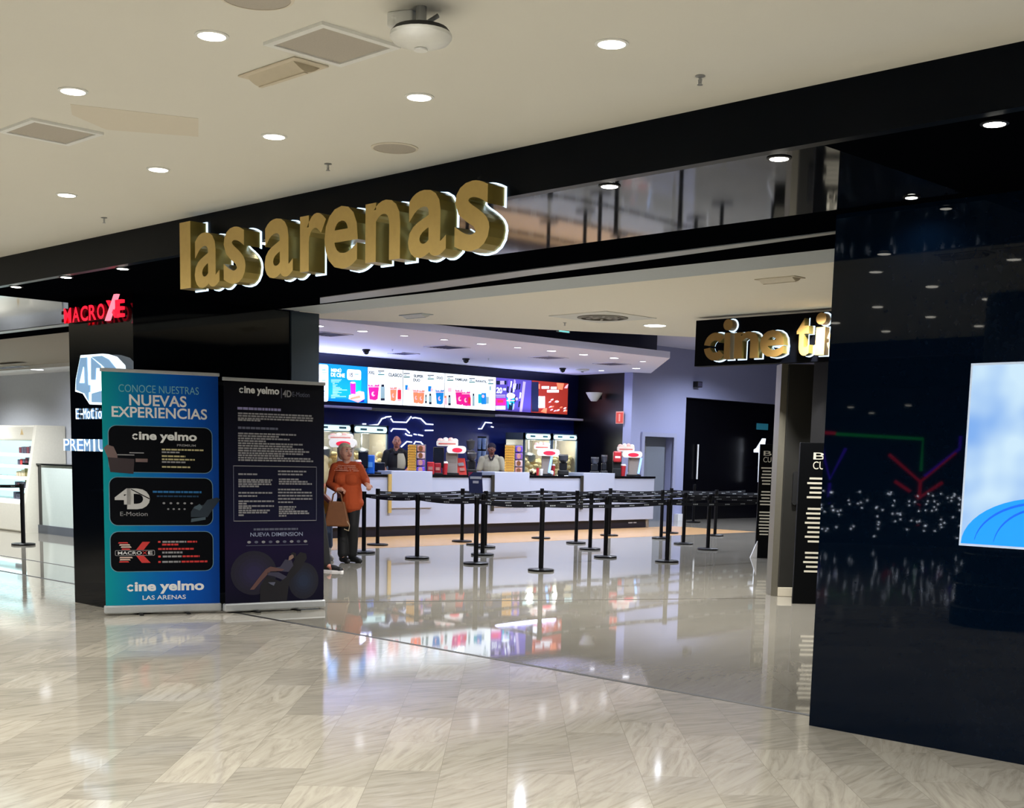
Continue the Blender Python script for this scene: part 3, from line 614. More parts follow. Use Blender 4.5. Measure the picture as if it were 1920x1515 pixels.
def banner_frame(name, label, L, R_, top, prt):
    a, b = fl(*L), fl(*R_); wd = (b-a).length; rot = math.atan2(b.y-a.y, b.x-a.x)
    t = thing(name, label, 'banner', (a.x, a.y, 0), rot); h = depth_pt(top[0], top[1], (a.x, a.y, 0)).z
    MB().box(0, wd, -.07, .0, .015, .085, M_SILVER).build('base_cassette', t, bevel=.012)
    for k in (.3, .7): MB().bar((wd*k, -.14, .008), (wd*k, .02, .008), .03, .014, M_MATTE).build('foot', t)
    MB().box(0, wd, -.056, -.03, h-.03, h, M_SILVER).build('top_rail', t, bevel=.005)
    MB().tube([(wd*.6, -.03, .05), (wd*.6, -.03, h-.02)], .008, M_GREYALU).build('support_pole', t)
    MB().box(.012, wd-.012, -.046, -.042, .08, h-.028, prt).build('printed_sheet', t)
    return t, wd, h
def lineset(mb, rows, y, m):
    for x0, x1, z, th in rows:
        # a run of short words
        x = x0; rnd = random.Random(int(x0*1000+z*7777))
        while x < x1-.004:
            l = min(rnd.uniform(.018, .05), x1-x); mb.rect(x, x+l, z, z+th, y, m, .001); x += l+.006
    return mb
prt = gradmat('banner_blue_print', [(0, (0, 150, 156)), (.3, (0, 116, 176)), (.62, (0, 92, 190)), (1, (0, 64, 156))], (0, 0, 0), (1.0, 1, 1))
t, W1, H1 = banner_frame('roll_up_banner', 'blue roll-up banner with three black cards standing in front of the pillar', (195, 1153), (413, 1147), (193, 690), prt)
def bu(u): return u*W1
def bv(v): return H1*(1-v)
Y0 = -.046
# (u,v) read off the banner: u across, v down
mb = MB(); mb.text('CONOCE NUESTRAS', bu(.15), bu(.82), bv(.092), bv(.062), Y0, M_THINT, .001, -.006); mb.build('thin_heading', t)
mb = MB(); mb.text('NUEVAS', bu(.235), bu(.715), bv(.145), bv(.100), Y0, M_INK, .001, .018); mb.text('EXPERIENCIAS', bu(.09), bu(.89), bv(.193), bv(.150), Y0, M_INK, .001, .018); mb.build('heading', t)
M_EDGE = mat('print_edge', (110, 150, 170), .5, noise=0)
cards = ((.225, .415), (.433, .632), (.655, .822))
def cine(mb, u0, u1, v0, v1, y, m, d=.001):
    z0, z1 = bv(v1), bv(v0); x0, x1 = u0, u1; r = (z1-z0)*.27; wd = x1-x0
    cmark(x0+wd*.118-r, z0+(z1-z0)*.5, r*1.02, r*.5, y, m, d, mb, m)
    mb.text('ine yelmo', x0+wd*.125, x1, z0, z1, y, m, d, .035)
for i, (v0, v1) in enumerate(cards):
    c = MB().rrect(bu(.055), bu(.935), bv(v1), bv(v0), .07, Y0, M_EDGE, .0008).rrect(bu(.061), bu(.929), bv(v1)+.005, bv(v0)-.005, .066, Y0-.0008, M_CARD, .0008).build('black_card', t)
    y = Y0-.0016; d = MB()
    if i == 0:
        cine(d, bu(.24), bu(.80), .247, .292, y, M_INK)
        d.text('PREMIUM', bu(.63), bu(.79), bv(.305), bv(.296), y, M_INKG, .001, .01)
        for v, l, m in ((.322, .36, M_INKY), (.333, .15, M_INKG), (.349, .2, M_INKY), (.362, .28, M_INKY), (.373, .2, M_INKG), (.393, .24, M_INKY)): lineset(d, [(bu(.5), bu(.5+l), bv(v), .013)], y, m)
        ar = MB(); BR = mat('print_armchair', (48, 36, 42), .6, noise=0); BL = mat('print_armchair_light', (112, 92, 92), .6, noise=0)
        ar.shape([(bu(.05), bv(.355)), (bu(.27), bv(.36)), (bu(.26), bv(.42)), (bu(.07), bv(.414))], y, BR, .001)
        ar.shape([(bu(.05), bv(.355)), (bu(.02), bv(.318)), (bu(.05), bv(.305)), (bu(.10), bv(.312)), (bu(.13), bv(.345)), (bu(.13), bv(.357))], y, BL, .001)
        ar.rect(bu(.13), bu(.27), bv(.346), bv(.342), y, M_INKG, .001).rect(bu(.23), bu(.35), bv(.337), bv(.333), y, M_INKG, .001).rect(bu(.28), bu(.38), bv(.372), bv(.358), y, BL, .001); ar.build('armchair_picture', t)
    elif i == 1:
        LG = mat('print_silver', (196, 196, 198), .5, noise=0)
        f = lambda px, py: (bu((px-85)/1180), bv(.433+(py-65)/470*.199))
        d.text('4', f(205, 0)[0], f(385, 0)[0], f(0, 330)[1], f(0, 175)[1], y, LG, .001, .06).text('D', f(325, 0)[0], f(550, 0)[0], f(0, 375)[1], f(0, 175)[1], y, LG, .001, .06); d.shape([f(548, 268), f(548, 280), f(365, 188), f(365, 178)], y-.001, M_CARD, .001)
        d.text('E-Motion', f(255, 0)[0], f(525, 0)[0], f(0, 440)[1], f(0, 400)[1], y, M_INKG, .001, 0)
        lineset(d, [(f(580, 0)[0], f(1070, 0)[0], f(0, 215)[1], .017)], y, M_INKB); lineset(d, [(f(620, 0)[0], f(1040, 0)[0], f(0, 255)[1], .014)], y, mat('print_dim_blue', (16, 60, 96), .5, noise=0))
        for k in range(5): a = f(675+70*k, 315); d.oval(a[0]+.012, a[1], .012, .009, y, M_INKG, .001, 8)
        for k in range(4): a = f(720+55*k, 372); d.oval(a[0]+.01, a[1], .01, .008, y, M_INKG, .001, 8)
        ar = MB(); BR = mat('print_dark_seat', (28, 44, 60), .6, noise=0); BL = mat('print_seat_light', (72, 90, 104), .6, noise=0)
        ar.shape([f(*p) for p in reversed([(960, 400), (1000, 340), (1090, 330), (1130, 280), (1230, 255), (1262, 275), (1180, 380), (1130, 450), (960, 450)])], y, BR, .001)
        ar.shape([f(*p) for p in reversed([(985, 360), (1050, 320), (1080, 350), (1050, 385)])], y-.001, BL, .001).shape([f(*p) for p in reversed([(965, 465), (1110, 450), (1110, 475), (960, 500)])], y, BL, .001); ar.build('seat_picture', t)
    else:
        f = lambda px, py: (bu((px-85)/1180), bv(.655+(py-605)/405*.167))
        CR = mat('print_pale_pink', (222, 196, 184), .5, noise=0)
        for k, (a, b) in enumerate(((230, 330), (240, 350), (255, 362), (262, 350), (250, 372), (262, 385), (255, 380), (240, 372), (242, 350), (236, 335))):
            yy = 712+k*21; 
            if 790 < yy < 845: continue
            d.shape([f(a, yy+13), f(b, yy+13), f(b-10, yy), f(a+6, yy)], y, CR if k % 3 else M_INKR, .001)
        d.shape([f(*p) for p in reversed([(470, 710), (545, 710), (480, 790), (405, 790)])], y, M_INKR, .001).shape([f(*p) for p in reversed([(405, 848), (480, 848), (548, 920), (460, 920)])], y, M_INKR, .001)
        d.rrect(f(198, 0)[0], f(592, 0)[0], f(0, 848)[1], f(0, 792)[1], .011, y, M_INKG, .0008).rrect(f(204, 0)[0], f(586, 0)[0], f(0, 843)[1], f(0, 797)[1], .009, y-.0008, M_CARD, .0008)
        d.text('MACRO', f(225, 0)[0], f(460, 0)[0], f(0, 836)[1], f(0, 804)[1], y-.0016, M_INK, .001, .01).text('X', f(465, 0)[0], f(515, 0)[0], f(0, 836)[1], f(0, 804)[1], y-.0016, M_INKR, .001, .01).text('E', f(525, 0)[0], f(568, 0)[0], f(0, 836)[1], f(0, 804)[1], y-.0016, M_INK, .001, .01)
        for yy, a, b, m in ((720, 625, 650, M_INKR), (720, 670, 910, M_INKG), (720, 920, 1020, M_INKR), (748, 665, 840, M_INKR), (792, 625, 985, M_INKR), (828, 665, 870, M_INKG), (868, 625, 650, M_INKR), (868, 670, 860, M_INKG), (868, 870, 1045, M_INKR), (922, 625, 650, M_INKR), (922, 665, 850, M_INKG), (922, 860, 1125, M_INKR)):
            lineset(d, [(f(a, 0)[0], f(b, 0)[0], f(0, yy)[1], .016)], y, m)
    d.build('printed_lettering', t)
mb = MB(); cine(mb, bu(.17), bu(.85), .862, .915, Y0, M_INK); mb.build('name_lettering', t); MB().text('LAS ARENAS', bu(.32), bu(.69), bv(.939), bv(.921), Y0, M_INK, .001, .01).build('place_lettering', t)
# dark banner
prt2 = gradmat('banner_dark_print', [(0, (8, 9, 30)), (.3, (26, 16, 54)), (.45, (16, 18, 48)), (1, (4, 5, 16))], (0, PI/2, 0), (1.9, 1, 1.9))
nt = prt2.node_tree; mpn = [n for n in nt.nodes if n.type == 'MAPPING'][0]; grn = [n for n in nt.nodes if n.type == 'TEX_GRADIENT'][0]
sp_ = nt.nodes.new('ShaderNodeSeparateXYZ'); ml = nt.nodes.new('ShaderNodeMath'); ml.operation = 'MULTIPLY'; ml.inputs[1].default_value = .5
cb = nt.nodes.new('ShaderNodeCombineXYZ'); tcn = [n for n in nt.nodes if n.type == 'TEX_COORD'][0]
nt.links.new(tcn.outputs['Object'], sp_.inputs[0]); nt.links.new(sp_.outputs['Z'], ml.inputs[0]); nt.links.new(ml.outputs[0], cb.inputs['X']); nt.links.new(cb.outputs[0], grn.inputs[0])
t, W1, H1 = banner_frame('roll_up_banner', 'dark navy roll-up banner with lines of small text and a reclining figure', (417, 1149), (605, 1140), (417, 707), prt2)
mb = MB(); cine(mb, bu(.155), bu(.54), .032, .072, Y0, M_INK); mb.rect(bu(.558), bu(.565), bv(.078), bv(.035), Y0, M_INKS, .001).text('4D', bu(.575), bu(.66), bv(.072), bv(.042), Y0, M_INKG, .001, .03).text('E-Motion', bu(.67), bu(.84), bv(.068), bv(.048), Y0, M_INKS, .001, 0); mb.build('heading', t)
f = lambda px, py: (bu((px-45)/1225), bv((py-40)/2905))
mb = MB(); lineset(mb, [(f(215, 0)[0], f(725, 0)[0], f(0, 425)[1], .022)], Y0, mat('print_lilac', (150, 146, 196), .5, noise=0)); 
for yy, b in ((480, 1100), (510, 1130), (540, 1120), (562, 480), (660, 690), (725, 910), (755, 700), (785, 830), (815, 545), (845, 990), (875, 865), (905, 1000), (935, 1070), (965, 995), (993, 765), (1023, 1085), (1052, 1120)):
    lineset(mb, [(f(220, 0)[0], f(b, 0)[0], f(0, yy)[1], .014 if yy != 660 else .02)], Y0, M_INKG if yy != 660 else M_INKS)
mb.build('body_text', t)
mb = MB(); x0, z0 = f(160, 1800); x1, z1 = f(1165, 1110)
mb.rect(x0, x1, z1-.006, z1, Y0, M_INKG, .001).rect(x0, x1, z0, z0+.006, Y0, M_INKG, .001).rect(x0, x0+.006, z0, z1, Y0, M_INKS, .001).rect(x1-.006, x1, z0, z1, Y0, M_INKS, .001)
for yy, a, b in ((1225, 220, 445), (1295, 220, 620), (1320, 220, 600), (1348, 220, 610), (1375, 220, 470), (1455, 220, 620), (1495, 220, 440), (1560, 220, 640), (1590, 220, 320), (1620, 220, 640), (1645, 220, 370), (1675, 220, 590), (1702, 220, 570), (1733, 220, 290),
        (1183, 690, 1035), (1222, 690, 990), (1283, 700, 940), (1312, 700, 1050), (1340, 700, 1105), (1412, 690, 975), (1450, 690, 1110), (1490, 690, 1110), (1530, 690, 1110), (1572, 690, 870), (1632, 700, 910), (1660, 700, 890), (1688, 700, 1050), (1714, 700, 1070), (1744, 700, 790)):
    lineset(mb, [(f(a, 0)[0], f(b, 0)[0], f(0, yy)[1], .014)], Y0, M_INKG)
mb.build('text_box', t)
g2 = lambda px, py: (bu((px-45)/1235), bv((py+1410)/2905))
mb = MB(); lineset(mb, [(g2(400, 0)[0], g2(940, 0)[0], g2(0, 465)[1], .018)], Y0, M_INKS); mb.text('NUEVA DIMENSION', g2(360, 0)[0], g2(1000, 0)[0], g2(0, 542)[1], g2(0, 492)[1], Y0, mat('print_ice', (150, 160, 190), .5, noise=0), .001, .01)
for k in range(9): a = g2(345+86*k, 612); mb.oval(a[0], a[1], .018, .012, Y0, M_INKS if k % 2 else M_INKG, .001, 10)
mb.rect(g2(310, 0)[0], g2(1065, 0)[0], g2(0, 658)[1], g2(0, 652)[1], Y0, M_INKS, .001); mb.build('slogan_lettering', t)
mb = MB(); ply = lambda pts, m, y=Y0: mb.shape([g2(*p) for p in reversed(pts)], y, m, .001)
for k in range(5):
    q_ = 1-k*.17; a, c = g2(1010, 1120), g2(400, 1000)
    mb.oval(a[0], a[1], .15*q_, .17*q_, Y0-.0002*k, mat(f'print_teal_glow_{k}', (10+2*k, 11+6*k, 34+8*k), .6, noise=0), .0006, 28).oval(c[0], c[1], .22*q_, .2*q_, Y0-.0002*k, mat(f'print_violet_glow_{k}', (15+4*k, 11+3*k, 38+8*k), .6, noise=0), .0006, 28)
ply([(920, 800), (970, 750), (1040, 770), (1050, 830), (960, 980), (830, 1120), (800, 1380), (470, 1380), (480, 1160), (560, 1040), (720, 1120), (800, 1050)], mat('print_chair', (12, 8, 22), .6, noise=0), Y0-.001)
ply([(780, 840), (860, 850), (880, 920), (820, 1000), (690, 985), (620, 985), (630, 945), (720, 930)], mat('print_shirt', (58, 56, 80), .6, noise=0), Y0-.002); ply([(540, 960), (600, 925), (770, 965), (740, 985), (600, 985), (500, 1090), (400, 1210), (350, 1210), (460, 1060)], mat('print_limb', (104, 72, 70), .6, noise=0), Y0-.003)
ply([(560, 1000), (700, 1000), (800, 1060), (750, 1100), (640, 1050), (560, 1030)], mat('print_shirt', (58, 56, 80)), Y0-.003); ply([(820, 850), (830, 800), (880, 770), (900, 800), (870, 830), (850, 845)], mat('print_face', (150, 120, 110), .6, noise=0), Y0-.003); ply([(840, 770), (880, 750), (915, 765), (910, 835), (890, 830), (880, 785)], mat('print_hair', (20, 16, 24), .6, noise=0), Y0-.004)
ply([(570, 1125), (660, 1125), (640, 1170), (600, 1150)], M_INKS, Y0-.003); mb.build('reclining_figure_picture', t)

# ================================================================== QUEUE POSTS WITH BELTS
M_POST = mat('post_black', (6, 6, 8), .4, spec=.2); M_BELT = mat('belt_navy', (9, 12, 22), .6); M_BTXT = mat('belt_print', (165, 170, 174), .6, noise=0)
posts = {}
def belt(root, a, b, z, sag=.02):
    a, b = Vector(a), Vector(b); ln = (b-a).length; d = (b-a)/ln; n = 8; v = []; nrm = Vector((-d.y, d.x, 0))*.0015
    for i in range(n+1):
        s_ = i/n; p = d*(.03+(ln-.06)*s_); zz = z-sag*4*s_*(1-s_)
        for h in (-.024, .024):
            for q in (-1, 1): v.append((p.x+q*nrm.x, p.y+q*nrm.y, zz+h))
    f = []
    for i in range(n):
        k = 4*i
        for x, y in ((0, 1), (1, 3), (3, 2), (2, 0)): f.append((k+x, k+y, k+4+y, k+4+x))
    f += [(0, 2, 3, 1), (4*n, 4*n+1, 4*n+3, 4*n+2)]
    o = MB().add(v, f, M_BELT).build('belt', root)
    m = MB(); cnt = max(2, int(ln/.33))
    for i in range(cnt):
        s_ = (i+.5)/cnt; zz = z-sag*4*s_*(1-s_); p = d*(.03+(ln-.06)*s_)
        for q in (-1, 1):
            e = d*.075
            for r_ in range(3):
                c = p+e*(-.5+.5*r_)+nrm*q*1.9
                m.add([(c-e*.2)+Vector((0, 0, zz-.007)), (c+e*.2)+Vector((0, 0, zz-.007)), (c+e*.2)+Vector((0, 0, zz+.007)), (c-e*.2)+Vector((0, 0, zz+.007))], [(0, 1, 2, 3) if q < 0 else (3, 2, 1, 0)], M_BTXT)
    m.build('belt_lettering', o)
def post(key, xy, label, belts=(), h=.9, grp='queue posts before the counter', zb=.84):
    t = thing('queue_post', label, 'queue post', (xy[0], xy[1], 0), 0, grp)
    MB().lathe([(.165, 0), (.17, .006), (.17, .022), (.16, .028), (.03, .036)], M_POST, n=28).build('base', t, smooth=True)
    MB().lathe([(.031, .03), (.031, h-.1)], M_POST, n=18).build('pole', t, smooth=True)
    MB().lathe([(.033, h-.1), (.036, h-.095), (.036, h-.012), (.032, h), (.01, h)], M_POST, n=18).build('belt_head', t, smooth=True)
    for k, b in enumerate(belts):
        belt(t, (0, 0, 0), (b[0]-xy[0], b[1]-xy[1], 0), zb, .025)
R0, R1, R2, R3, R4 = -16.22, -15.05, -13.9, -12.72, -11.6
pos = {'a1': (R0, 13.18), 'a2': (R0, 15.01), 'a3': (R0, 16.94), 'a4': (R0, 18.81), 'a5': (R0, 20.66), 'b1': (-15.06, 11.98), 'b2': (R1, 14.43), 'b3': (R1, 16.59), 'b4': (-15.2, 19.1), 'b5': (-15.26, 20.85),
       'c1': (R2, 12.01), 'c2': (R2, 13.28), 'c3': (R2, 15.66), 'c4': (-14.0, 18.22), 'd1': (-12.77, 12.08), 'd2': (-12.66, 14.61), 'd3': (-12.91, 17.46), 'e1': (-11.58, 12.11), 'e2': (-11.64, 14.78)}
lnk = {'a1': ['a2'], 'a2': ['a3'], 'a3': ['a4'], 'a4': ['a5'], 'b1': ['b2', 'c1'], 'b2': ['b3'], 'b3': ['b4'], 'b4': ['b5'], 'c1': ['c2', 'd1'], 'c2': ['c3'], 'c3': ['c4'], 'd1': ['d2', 'e1'], 'd2': ['d3'], 'e1': ['e2'], 'a5': [(-16.0, 22.9)], 'b5': [(-15.1, 22.9)], 'c4': [(-13.9, 20.6)], 'd3': [(-12.4, 19.4)], 'e2': [(-11.5, 17.0)]}
rown = {'a': 'row nearest the counter', 'b': 'second row from the counter', 'c': 'middle row of the queue', 'd': 'second row from the entrance', 'e': 'row nearest the entrance'}
for kx, xy in pos.items():
    bl_ = [pos[q] if isinstance(q, str) else q for q in lnk.get(kx, [])]
    post(kx, xy, f'black belt queue post, {ORD[int(kx[1])-1]} from the left in the {rown[kx[0]]}', bl_)
post('f', (-18.82, 24.84), 'black queue post alone in front of the black hall doors', [])
post('g', tuple(fl(44, 1022).to_tuple()[:2]), 'black queue post at the far left before the shop fridge', [(-21.2, 8.0)], .9, None, .86)
# notice on a post
p = fl(878, 1017); q = on(892, 905, 'x', -15.6)
t = thing('notice_holder', 'tilted dark blue notice sheet on a holder above the queue posts', 'notice', (q.x, q.y, q.z), YAW)
s_ = depth_pt(905, 905, q)-depth_pt(878, 905, q); wd = s_.length; hh = (depth_pt(892, 885, q)-depth_pt(892, 924, q)).length
MB().shape([(-wd*.45, -hh/2), (wd*.52, -hh/2), (wd*.42, hh/2), (-wd*.52, hh/2)], 0, mat('notice_blue', (22, 30, 66), .4), .01).build('sheet', t)
MB().shape([(-wd*.52, hh*.3), (-wd*.2, hh*.5), (-wd*.52, hh*.5)], -.01, mat('notice_red', (120, 24, 56), .4, noise=0), .002).rect(-wd*.4, wd*.4, .06, .10, -.01, M_INKG, .002).rect(-wd*.2, wd*.2, -.01, .03, -.01, M_INKG, .002).rect(-wd*.2, wd*.25, -.2, -.18, -.01, M_INKS, .002).build('lettering', t)
MB().tube([(0, .01, -hh/2), (0, .01, -q.z+.02)], .014, M_POST).build('stem', t); MB().cyl((0, .01, -q.z), .14, 0, .02, M_POST).build('base', t)
# ================================================================== MENU SCREENS
XM = -21.55
def my(px, py=720): return on(px, py, 'x', XM).y
def mz(px, py): return on(px, py, 'x', XM).z
ho = thing('menu_housing', 'long dark blue housing around the row of menu screens behind the counter', 'housing', (-21.72, 10.8, 2.39), PI/2)
MB().box(0, 12.98, -.12, 0, 0, 1.03, mat('housing_navy', (10, 16, 52), .3)).build('casing', ho, bevel=.01)
MB().box(2.0, my(688, 765)-10.8, -.34, -.12, -.05, 0, mat('shelf_pale', (198, 190, 210), .4)).build('shelf_edge', ho, bevel=.01)
MB().box(my(688, 765)-10.8, my(927, 775)-10.8, -.2, -.12, -.06, .0, mat('shelf_olive', (96, 98, 84), .5)).build('shelf_edge', ho, bevel=.01)
MB().box(my(927, 785)-10.8, 13.1, -.34, -.12, -.05, 0, mat('shelf_pale', (198, 190, 210), .4)).build('shelf_edge', ho, bevel=.01)
for ya, yb_ in ((12.0, my(688, 765)), (my(927, 785), 22.9)):      # the lit edges of the shelves under the screens
    l = bpy.data.lights.new('strip_lamp', 'AREA'); l.shape = 'RECTANGLE'; l.size = yb_-ya; l.size_y = .06; l.energy = (24 if ya < 15 else 11)*(yb_-ya); l.color = (.55, .60, 1)
    o = bpy.data.objects.new('strip_lamp', l); C.objects.link(o); o.parent = ho; o.location = ((ya+yb_)/2-10.8, -.36, .012); o.rotation_euler = (PI+.55, 0, 0)
SW = glow('screen_white', (240, 250, 255), 1.35)
def screen(label, y0, y1, bgm, draw):
    z0, z1 = 2.475, 3.222
    t = thing('menu_screen', label, 'screen', (-21.59, y0, z0), PI/2, 'menu screens behind the counter')
    MB().box(0, y1-y0, -.03, 0, 0, z1-z0, M_MATTE).build('screen_bezel', t)
    mb = MB().rect(.005, y1-y0-.005, .005, z1-z0-.005, -.03, bgm, .002)
    def P(x, y): q_ = on(x, y, 'x', XM); return (q_.y-y0, q_.z-z0)
    draw(mb, P); mb.build('screen_picture', t); return t
LY = [0]
def lay(): LY[0] = (LY[0]+1) % 6; return -.0325-.0008*LY[0]
def px_rect(mb, P, x0, y0, x1, y1, m):
    a, b, c, d = P(x0, y0), P(x1, y0), P(x1, y1), P(x0, y1); mb.shape([d, c, b, a], lay(), m, .0006)
def px_oval(mb, P, x, y, rx, ry, m, yy=None):
    a = P(x, y); b = P(x+rx, y); mb.oval(a[0], a[1], abs(b[0]-a[0]), abs(P(x, y-ry)[1]-a[1]), yy or lay(), m, .0006, 14)
def px_text(mb, P, s_, x0, y0, x1, y1, m, b=.035):
    a, c = P(x0, y1), P(x1, y1); tp = P(x0, y0); mb.text(s_, a[0], c[0], min(a[1], c[1]), tp[1], lay(), m, .0006, b)
MGT = glow('scr_magenta', (224, 30, 140), 1.0); ORG = glow('scr_orange', (255, 140, 100), 1.0); BLU_ = glow('scr_blue', (20, 130, 210), 1.0); TEA = glow('scr_teal', (0, 168, 196), 1.0); SRED = glow('scr_red', (222, 44, 70), 1.0)
SPK = glow('scr_pink', (250, 196, 206), 1.0); SDK = glow('scr_dark', (16, 30, 56), .6); SGR = glow('scr_grey', (150, 180, 186), .9); SLAV = glow('scr_lilac', (186, 172, 212), .95); SDG = glow('scr_green', (40, 110, 110), .8)
def bucket(mb, P, x, y0, y1, hw, m, pop=True):
    ym = y0+(y1-y0)*.32; L_ = [P(x-hw*.72, y1), P(x+hw*.3, y1+1.5), P(x+hw*.72, y1-1), P(x+hw, ym), P(x-hw, ym-.5)]
    mb.shape(L_, -.0325, m, .0006)
    mb.shape([P(x-hw*.95, ym+5), P(x+hw*.95, ym+5), P(x+hw*.97, ym+3.4), P(x-hw*.97, ym+3.2)], -.0333, SPK, .0006)
    px_oval(mb, P, x-hw*.05, y0+(y1-y0)*.75, hw*.34, (y1-y0)*.11, SPK, -.0335); px_oval(mb, P, x+hw*.12, y0+(y1-y0)*.73, hw*.2, (y1-y0)*.07, m, -.0343)
    if pop:
        for dx, dy in ((-.6, .28), (-.2, .16), (.25, .12), (.6, .26), (0, .3), (-.4, .1), (.4, .2), (.05, .02)):
            px_oval(mb, P, x+dx*hw, y0+dy*(y1-y0), hw*.34, (y1-y0)*.1, SLAV, -.0327); px_oval(mb, P, x+dx*hw, y0+dy*(y1-y0)-.4, hw*.28, (y1-y0)*.08, SW, -.0334)
def bottle(mb, P, x, y0, y1, hw, m, cap=SDK): px_rect(mb, P, x-hw, y0+4, x+hw, y1, m); px_rect(mb, P, x-hw*.7, y0, x+hw*.7, y0+4, cap); px_rect(mb, P, x-hw, y1-4, x+hw, y1, cap)
def price(mb, P, x, y, w_=12): px_rect(mb, P, x, y, x+w_, y+1.6, SDK); px_rect(mb, P, x, y+6.5, x+w_, y+8.4, SDG); px_rect(mb, P, x+1, y+3, x+w_*.5, y+5, SGR)
yA, yB, yC = my(593.5, 720), 17.22, 20.92
screen('leftmost red menu screen mostly hidden behind the grey door jamb', 14.6, 15.83, glow('scr_bg_red', (176, 44, 50), .8), lambda mb, P: (px_rect(mb, P, 590, 683, 596, 690, SW)))
def blue(mb, P):
    a, b = P(597, 752), P(616, 684); mb.rrect(a[0], b[0], a[1], b[1], .05, -.0325, SW, .0006)
    for y in (692, 712, 732): px_rect(mb, P, 604, y, 611, y+3, SGR); px_rect(mb, P, 604, y+6, 613, y+7.5, SGR); px_rect(mb, P, 604, y+9, 611, y+10, SGR)
    px_text(mb, P, 'MENÚ', 621, 689, 640, 697, SW, .03); px_text(mb, P, 'DE CINE', 621, 698.5, 647, 706, SW, .03)
    a, b = P(651, 712), P(677.5, 694); mb.rrect(a[0], b[0], a[1], b[1], .05, -.0327, SW, .0006); px_text(mb, P, '15', 656, 699, 662, 706.5, SDK); px_rect(mb, P, 665, 701, 673, 703, SGR)
    for k, l in enumerate((20, 18, 15, 7, 12, 9, 17, 20, 30, 14, 20, 12, 16, 28, 8)): px_rect(mb, P, 621+(3 if k in range(3, 12) else 0), 711+k*2.45, 621+l, 712.2+k*2.45, glow('scr_pale_blue', (150, 220, 240), .9))
    mb.shape([P(666, 736), P(677, 738), P(678.5, 713), P(663, 712)], -.0333, TEA, .0006); mb.shape([P(658, 738), P(667, 739), P(667, 718), P(657, 717)], -.034, MGT, .0006); px_oval(mb, P, 662, 717.5, 5, 2, SPK, -.0345)
    mb.shape([P(654, 748), P(672, 755), P(684, 748), P(683, 735), P(674, 733), P(655, 741)], -.0337, SPK, .0006); mb.shape([P(658, 749), P(676, 746), P(675, 741), P(657, 746)], -.0344, ORG, .0006); px_rect(mb, P, 676, 748, 683, 754, glow('scr_deep_blue', (20, 40, 180), .9))
screen('blue menu screen with a price bubble and hot dog picture, left of the white screens', 15.86, yB-.005, glow('scr_bg_blue', (0, 136, 204), .95), blue)
def w1(mb, P):
    px_text(mb, P, 'XXL', 691, 695, 703, 701, SDK); price(mb, P, 709, 695); px_text(mb, P, 'CLASICO', 728.5, 699, 754, 705.5, SDK); 
    bucket(mb, P, 701, 708, 749, 10.5, MGT); bottle(mb, P, 718, 721, 751, 3.8, SGR)
    bucket(mb, P, 738, 714, 751, 6.5, ORG); bottle(mb, P, 749, 727, 752.5, 3.4, SRED, SPK)
def w2(mb, P):
    price(mb, P, 757, 699.5); px_rect(mb, P, 760, 722, 765, 731, BLU_); px_rect(mb, P, 764, 726, 768, 732, SPK)
    px_text(mb, P, 'SUPER', 776, 702, 794, 707.5, SDK); px_text(mb, P, 'DUO', 775.5, 709.5, 788, 715, SDK); price(mb, P, 802, 703)
    bucket(mb, P, 781, 719, 755, 6.5, ORG); bucket(mb, P, 790, 720, 756, 6.5, ORG); px_rect(mb, P, 803, 724, 809, 734, BLU_); px_rect(mb, P, 808, 728, 812, 734, SPK)
    bottle(mb, P, 799, 740, 756, 1.6, SGR); bottle(mb, P, 807, 738, 758, 2.4, SGR); px_text(mb, P, 'DUO', 819.5, 705.5, 831, 710.5, SDK)
    bucket(mb, P, 825, 719, 757, 8, BLU_)
def w3(mb, P):
    price(mb, P, 838.5, 705.5); px_rect(mb, P, 840, 727, 847, 735, SPK); bottle(mb, P, 836, 742, 759, 2.6, SPK, ORG); bottle(mb, P, 843, 741, 760, 2.4, SGR)
    px_text(mb, P, 'FAMILIAR', 854, 708.5, 877, 713.5, SDK); price(mb, P, 880, 709, 11); px_text(mb, P, 'INFANTIL', 892, 712, 913, 716.5, SDK); price(mb, P, 915.5, 712, 10)
    bucket(mb, P, 863, 718, 758, 9, MGT); bucket(mb, P, 874, 722, 760, 8, MGT); bottle(mb, P, 880.5, 741, 761, 2.6, SRED, MGT); bottle(mb, P, 888, 738, 761, 2, SGR)
    px_rect(mb, P, 897, 739, 904, 756, TEA); px_rect(mb, P, 903, 737, 912, 758, BLU_); px_rect(mb, P, 912, 744, 917, 757, SGR); px_rect(mb, P, 918, 724, 921, 732, SGR); px_oval(mb, P, 906, 743, 2.5, 3, SPK)
e1, e2 = my(756, 720), my(834.5, 720)
screen('first white menu screen showing a large pink popcorn tub', yB, e1-.004, SW, w1)
screen('middle white menu screen with a blue popcorn tub at its right end', e1, e2-.004, SW, w2)
screen('third white menu screen with twin pink tubs, beside the purple screen', e2, yC-.004, SW, w3)
PB = glow('scr_bg_violet', (92, 78, 176), .8)
